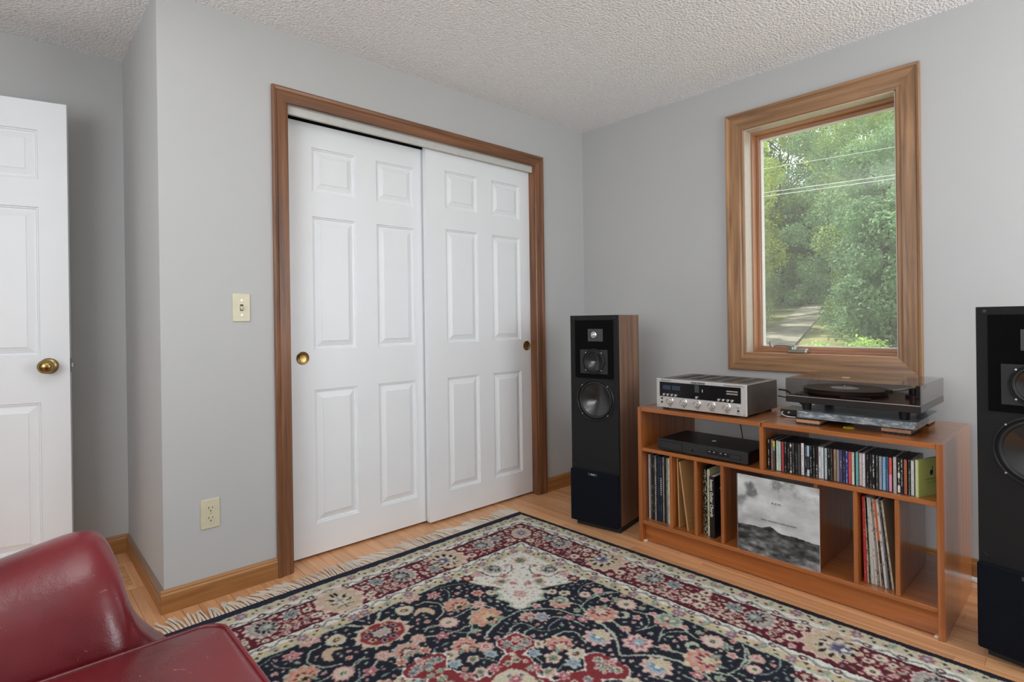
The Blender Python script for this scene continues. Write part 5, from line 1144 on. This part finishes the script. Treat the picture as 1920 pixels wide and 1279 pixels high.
# ------------------------------------------------------------------ outside: slope, road, trees, wires
def gz(x, y): return -.28+(max(x, 9)-30)*.088-(.0 if x > 9 else 0)
b = MB(); rows = []
for i in range(40):
    x_ = .5+i*2.6; rows.append([(x_, -40+j*2.6, gz(x_, 0)-.06+.10*math.sin(i*1.3+j*.7)*math.cos(j*.9)) for j in range(45)])
b.grid(rows); tag(b.build('ground', 'ground', smooth=80), 'grassy verge sloping up to the woods outside', 'ground', kind='structure')
def road_c(x_): return 10.75+(x_-30)*.255
rows = []
for i in range(30):
    x_ = 6+i*2.2; hw = 1.25; yc = road_c(x_); rows.append([(x_, yc+s_*hw, gz(x_, 0)+.10-abs(s_)*.03) for s_ in (-1, -.5, 0, .5, 1)])
    rows[-1] = [(rows[-1][0][0], rows[-1][0][1], rows[-1][0][2]-.25)]+rows[-1]+[(rows[-1][-1][0], rows[-1][-1][1], rows[-1][-1][2]-.25)]
b = MB(); b.grid(rows); tag(b.build('road', 'road', smooth=80), 'pale gravel lane climbing into the woods', 'road', kind='structure')
def leaves_mesh(name, centers, n, size, m, seed):
    r = np.random.RandomState(seed); cen = np.array([c[:3] for c in centers]); rad = np.array([c[3] for c in centers]); wgt = rad**2; wgt /= wgt.sum()
    k = r.choice(len(cen), n, p=wgt); d = r.normal(size=(n, 3)); d /= np.linalg.norm(d, axis=1)[:, None]; rr = rad[k]*(.55+.45*r.rand(n)**.5)
    c = cen[k]+d*rr[:, None]*np.array([1, 1, .8]); c += r.normal(scale=.12, size=c.shape)
    nrm = d*.6+r.normal(size=(n, 3))*.7+np.array([0, 0, .5]); nrm /= np.linalg.norm(nrm, axis=1)[:, None]
    a = np.cross(nrm, r.normal(size=(n, 3))); a /= np.linalg.norm(a, axis=1)[:, None]; bb = np.cross(nrm, a)
    s_ = (size*(.6+.8*r.rand(n)))[:, None]
    V = np.stack([c-a*s_*.55, c+bb*s_*.3, c+a*s_*.55+nrm*s_*.08, c-bb*s_*.3], 1).reshape(-1, 3)
    me = bpy.data.meshes.new(name); me.vertices.add(len(V)); me.vertices.foreach_set('co', V.astype(np.float32).ravel()); me.loops.add(4*n); me.loops.foreach_set('vertex_index', np.arange(4*n, dtype=np.int32)); me.polygons.add(n); me.polygons.foreach_set('loop_start', (np.arange(n)*4).astype(np.int32)); me.update(calc_edges=True)
    me.materials.append(M[m]); o = bpy.data.objects.new(name, me); C.objects.link(o); return o
def tree(x_, y_, h, cr, m, label, group, n=7000, size=.24, low=.22, seed=0, tr=.22):
    z = gz(x_, y_)-.05; t = empty('forest_tree', (x_, y_, z), label=label, cat='tree', group=group); r = random.Random(seed)
    tb = MB(); top = h*.8; lean_ = r.uniform(-.4, .4)
    tb.tube([(0, 0, -.2), (lean_*.2, .05, h*.25), (lean_*.6, .1, h*.55), (lean_, 0, top)], lambda q: tr*(1-.8*q), 8)
    cs_ = []
    nb = 16
    for i in range(nb):
        f = low+(1-low)*(i+.5)/nb; a = i*2.4+r.uniform(-.4, .4); prof_ = math.sin(PI*min(1, (1-f)/(1-low)*.85+.12))**.7; d = cr*prof_*r.uniform(.45, .8)
        c = (d*math.cos(a), d*math.sin(a), h*f); cs_.append((*c, cr*r.uniform(.30, .46)))
        if i % 2 == 0: tb.tube([(lean_*f, 0, h*f*.85), (c[0]*.5, c[1]*.5, h*f*.93), (c[0], c[1], c[2])], lambda q: tr*.3*(1-.8*q), 6, sm=3)
    tb.build('trunk', 'trunk', t, smooth=70)
    f = leaves_mesh('foliage', cs_, n, size, m, seed+100); f.parent = t; tag(f, kind='stuff'); return t
def shrub(x_, y_, h, m, label, group, n=1500, size=.12, seed=0, wide=1.0):
    z = gz(x_, y_); t = empty('roadside_shrub', (x_, y_, z), label=label, cat='shrub', group=group); r = random.Random(seed); tb = MB(); cs_ = []
    for i in range(9):
        a = i*2.4; d = h*.45*wide*r.uniform(.2, 1); c = (d*math.cos(a), d*math.sin(a), h*r.uniform(.3, .8)); cs_.append((*c, h*r.uniform(.22, .36)))
        tb.tube([(0, 0, -.05), (c[0]*.4, c[1]*.4, c[2]*.6), c], lambda q: .025*(1-.7*q), 5, sm=3)
    tb.build('stem', 'trunk', t); f = leaves_mesh('foliage', cs_, n, size, m, seed+300); f.parent = t; tag(f, kind='stuff'); return t
ORD = ('leftmost', 'second from left', 'third from left', 'fourth from left', 'fifth from left', 'sixth from left', 'seventh from left', 'eighth from left', 'ninth from left', 'tenth from left', 'eleventh from left', 'twelfth from left', 'thirteenth from left', 'fourteenth from left', 'fifteenth from left')
def order(L): k = sorted(range(len(L)), key=lambda i: -math.atan2(L[i][1]+2.4, L[i][0]+2.9)); return {i: ORD[n_] for n_, i in enumerate(k)}
A_, B_, D_ = 'tall leafy tree in the woods across the lane', 'dark leafy tree deep in the woods behind the lane', 'broad leafy tree on the right side of the lane'
gA, gB, gD = 'trees left of the lane', 'trees deep behind the lane', 'trees right of the lane'
sd = 0
LA = ((34, 15.6, 13, 3.6), (42, 19.6, 17, 4.4), (50, 24, 19, 4.8), (28, 14.4, 9, 2.6), (38, 18.4, 8, 3.0), (26, 19.5, 10, 3.2), (32, 24, 13, 4.2), (40, 30, 16, 5), (48, 36, 18, 5.5))
LB_ = ((62, 14.5, 24, 6), (64, 23.5, 23, 6), (66, 29, 24, 6), (74, 19, 27, 7), (76, 27, 26, 7), (72, 10, 24, 6), (58, 24.5, 15, 4.5), (61, 19.4, 12, 4), (70, 22.6, 14, 5), (66, 17, 12, 5), (80, 35, 26, 7), (68, 34, 20, 6), (84, 43, 26, 8), (62, 42, 24, 7))
LD = ((44, 10.6, 16, 4.2), (38, 8.2, 13.5, 3.6), (31, 5.6, 10.5, 3.0), (48, 13.4, 16, 3.8), (52, 9.5, 18, 4.8), (36, 5.0, 12, 3.4), (26.5, 4.4, 7, 2.2), (46, 7.0, 17, 4.4))
od = order(LA)
for i, (x_, y_, h, cr) in enumerate(LA): sd += 1; tree(x_, y_, h, cr, 'leafA', 'yellow-green tree left of the lane, %s' % od[i], gA, 11000, .22, .10, sd)
od = order(LB_)
for i, (x_, y_, h, cr) in enumerate(LB_): sd += 1; tree(x_, y_, h, cr, ('leafB', 'leafA')[i % 3 == 0], 'tall tree deep in the woods behind the lane, %s' % od[i], gB, 10000, .36, .05, sd, .3)
od = order(LD)
for i, (x_, y_, h, cr) in enumerate(LD): sd += 1; tree(x_, y_, h, cr, ('leafC', 'leafB', 'leafC')[sd % 3], 'broad tree on the right side of the lane, %s' % od[i], gD, 15000, .17, .04, sd)
for i, (x_, y_, h, m, lb) in enumerate(((26.5, 12.6, 1.9, 'leafD', 'bright green shrub at the left edge of the lane'), (31, 13.6, 2.2, 'leafD', 'bright green shrub at the left edge of the lane'), (36, 15.0, 2.2, 'leafA', 'bright green shrub at the left edge of the lane'), (21, 5.4, 1.0, 'leafD', 'low bright green shrub at the bottom right of the pane'), (20.5, 4.6, 1.0, 'leafD', 'low bright green shrub at the bottom right of the pane'), (22, 3.9, 1.1, 'leafD', 'low bright green shrub at the bottom right of the pane'), (29, 6.2, 1.9, 'leafC', 'dull green shrub right of the lane'), (33, 8.0, 1.9, 'leafC', 'dull green shrub right of the lane'), (37, 9.4, 2.0, 'leafB', 'dull green shrub right of the lane'), (27, 5.1, 1.7, 'leafB', 'dull green shrub right of the lane'), (38, 16.6, 3.4, 'leafC', 'tall dark bush left of the lane'), (44, 18.2, 3.8, 'leafB', 'tall dark bush left of the lane'), (51, 20.4, 4.0, 'leafC', 'tall dark bush left of the lane'), (33, 15.6, 3.0, 'leafB', 'tall dark bush left of the lane'))):
    shrub(x_, y_, h, m, lb+', '+('first', 'second', 'third', 'fourth')[(0, 1, 2, 0, 1, 2, 1, 2, 3, 0, 1, 2, 3, 0)[i]]+(' from the left' if 3 <= i <= 5 else ' nearest'), lb, 1800 if h < 2.9 else 4000, .13 if h < 2.9 else .16, i, 1.3)
for i, (za, zb, lb) in enumerate(((5.02, 4.90, 'highest overhead wire crossing the window view'), (4.42, 4.30, 'middle overhead wire, just above the lowest one'), (4.35, 4.245, 'lowest overhead wire crossing the window view'))):
    x_ = 12+i*.15; y0, y1 = -14, 18; sl_ = (za-zb)/2.93; zf = lambda y: zb+(y-.875)*sl_+.0009*(y-2.3)**2
    tag(MB((x_, 2, zf(2))).tube([(x_, y, zf(y)) for y in np.linspace(y0, y1, 14)], .008 if i else .006, 6, sm=2).build('overhead_wire', 'wire', smooth=60), lb, 'wire')
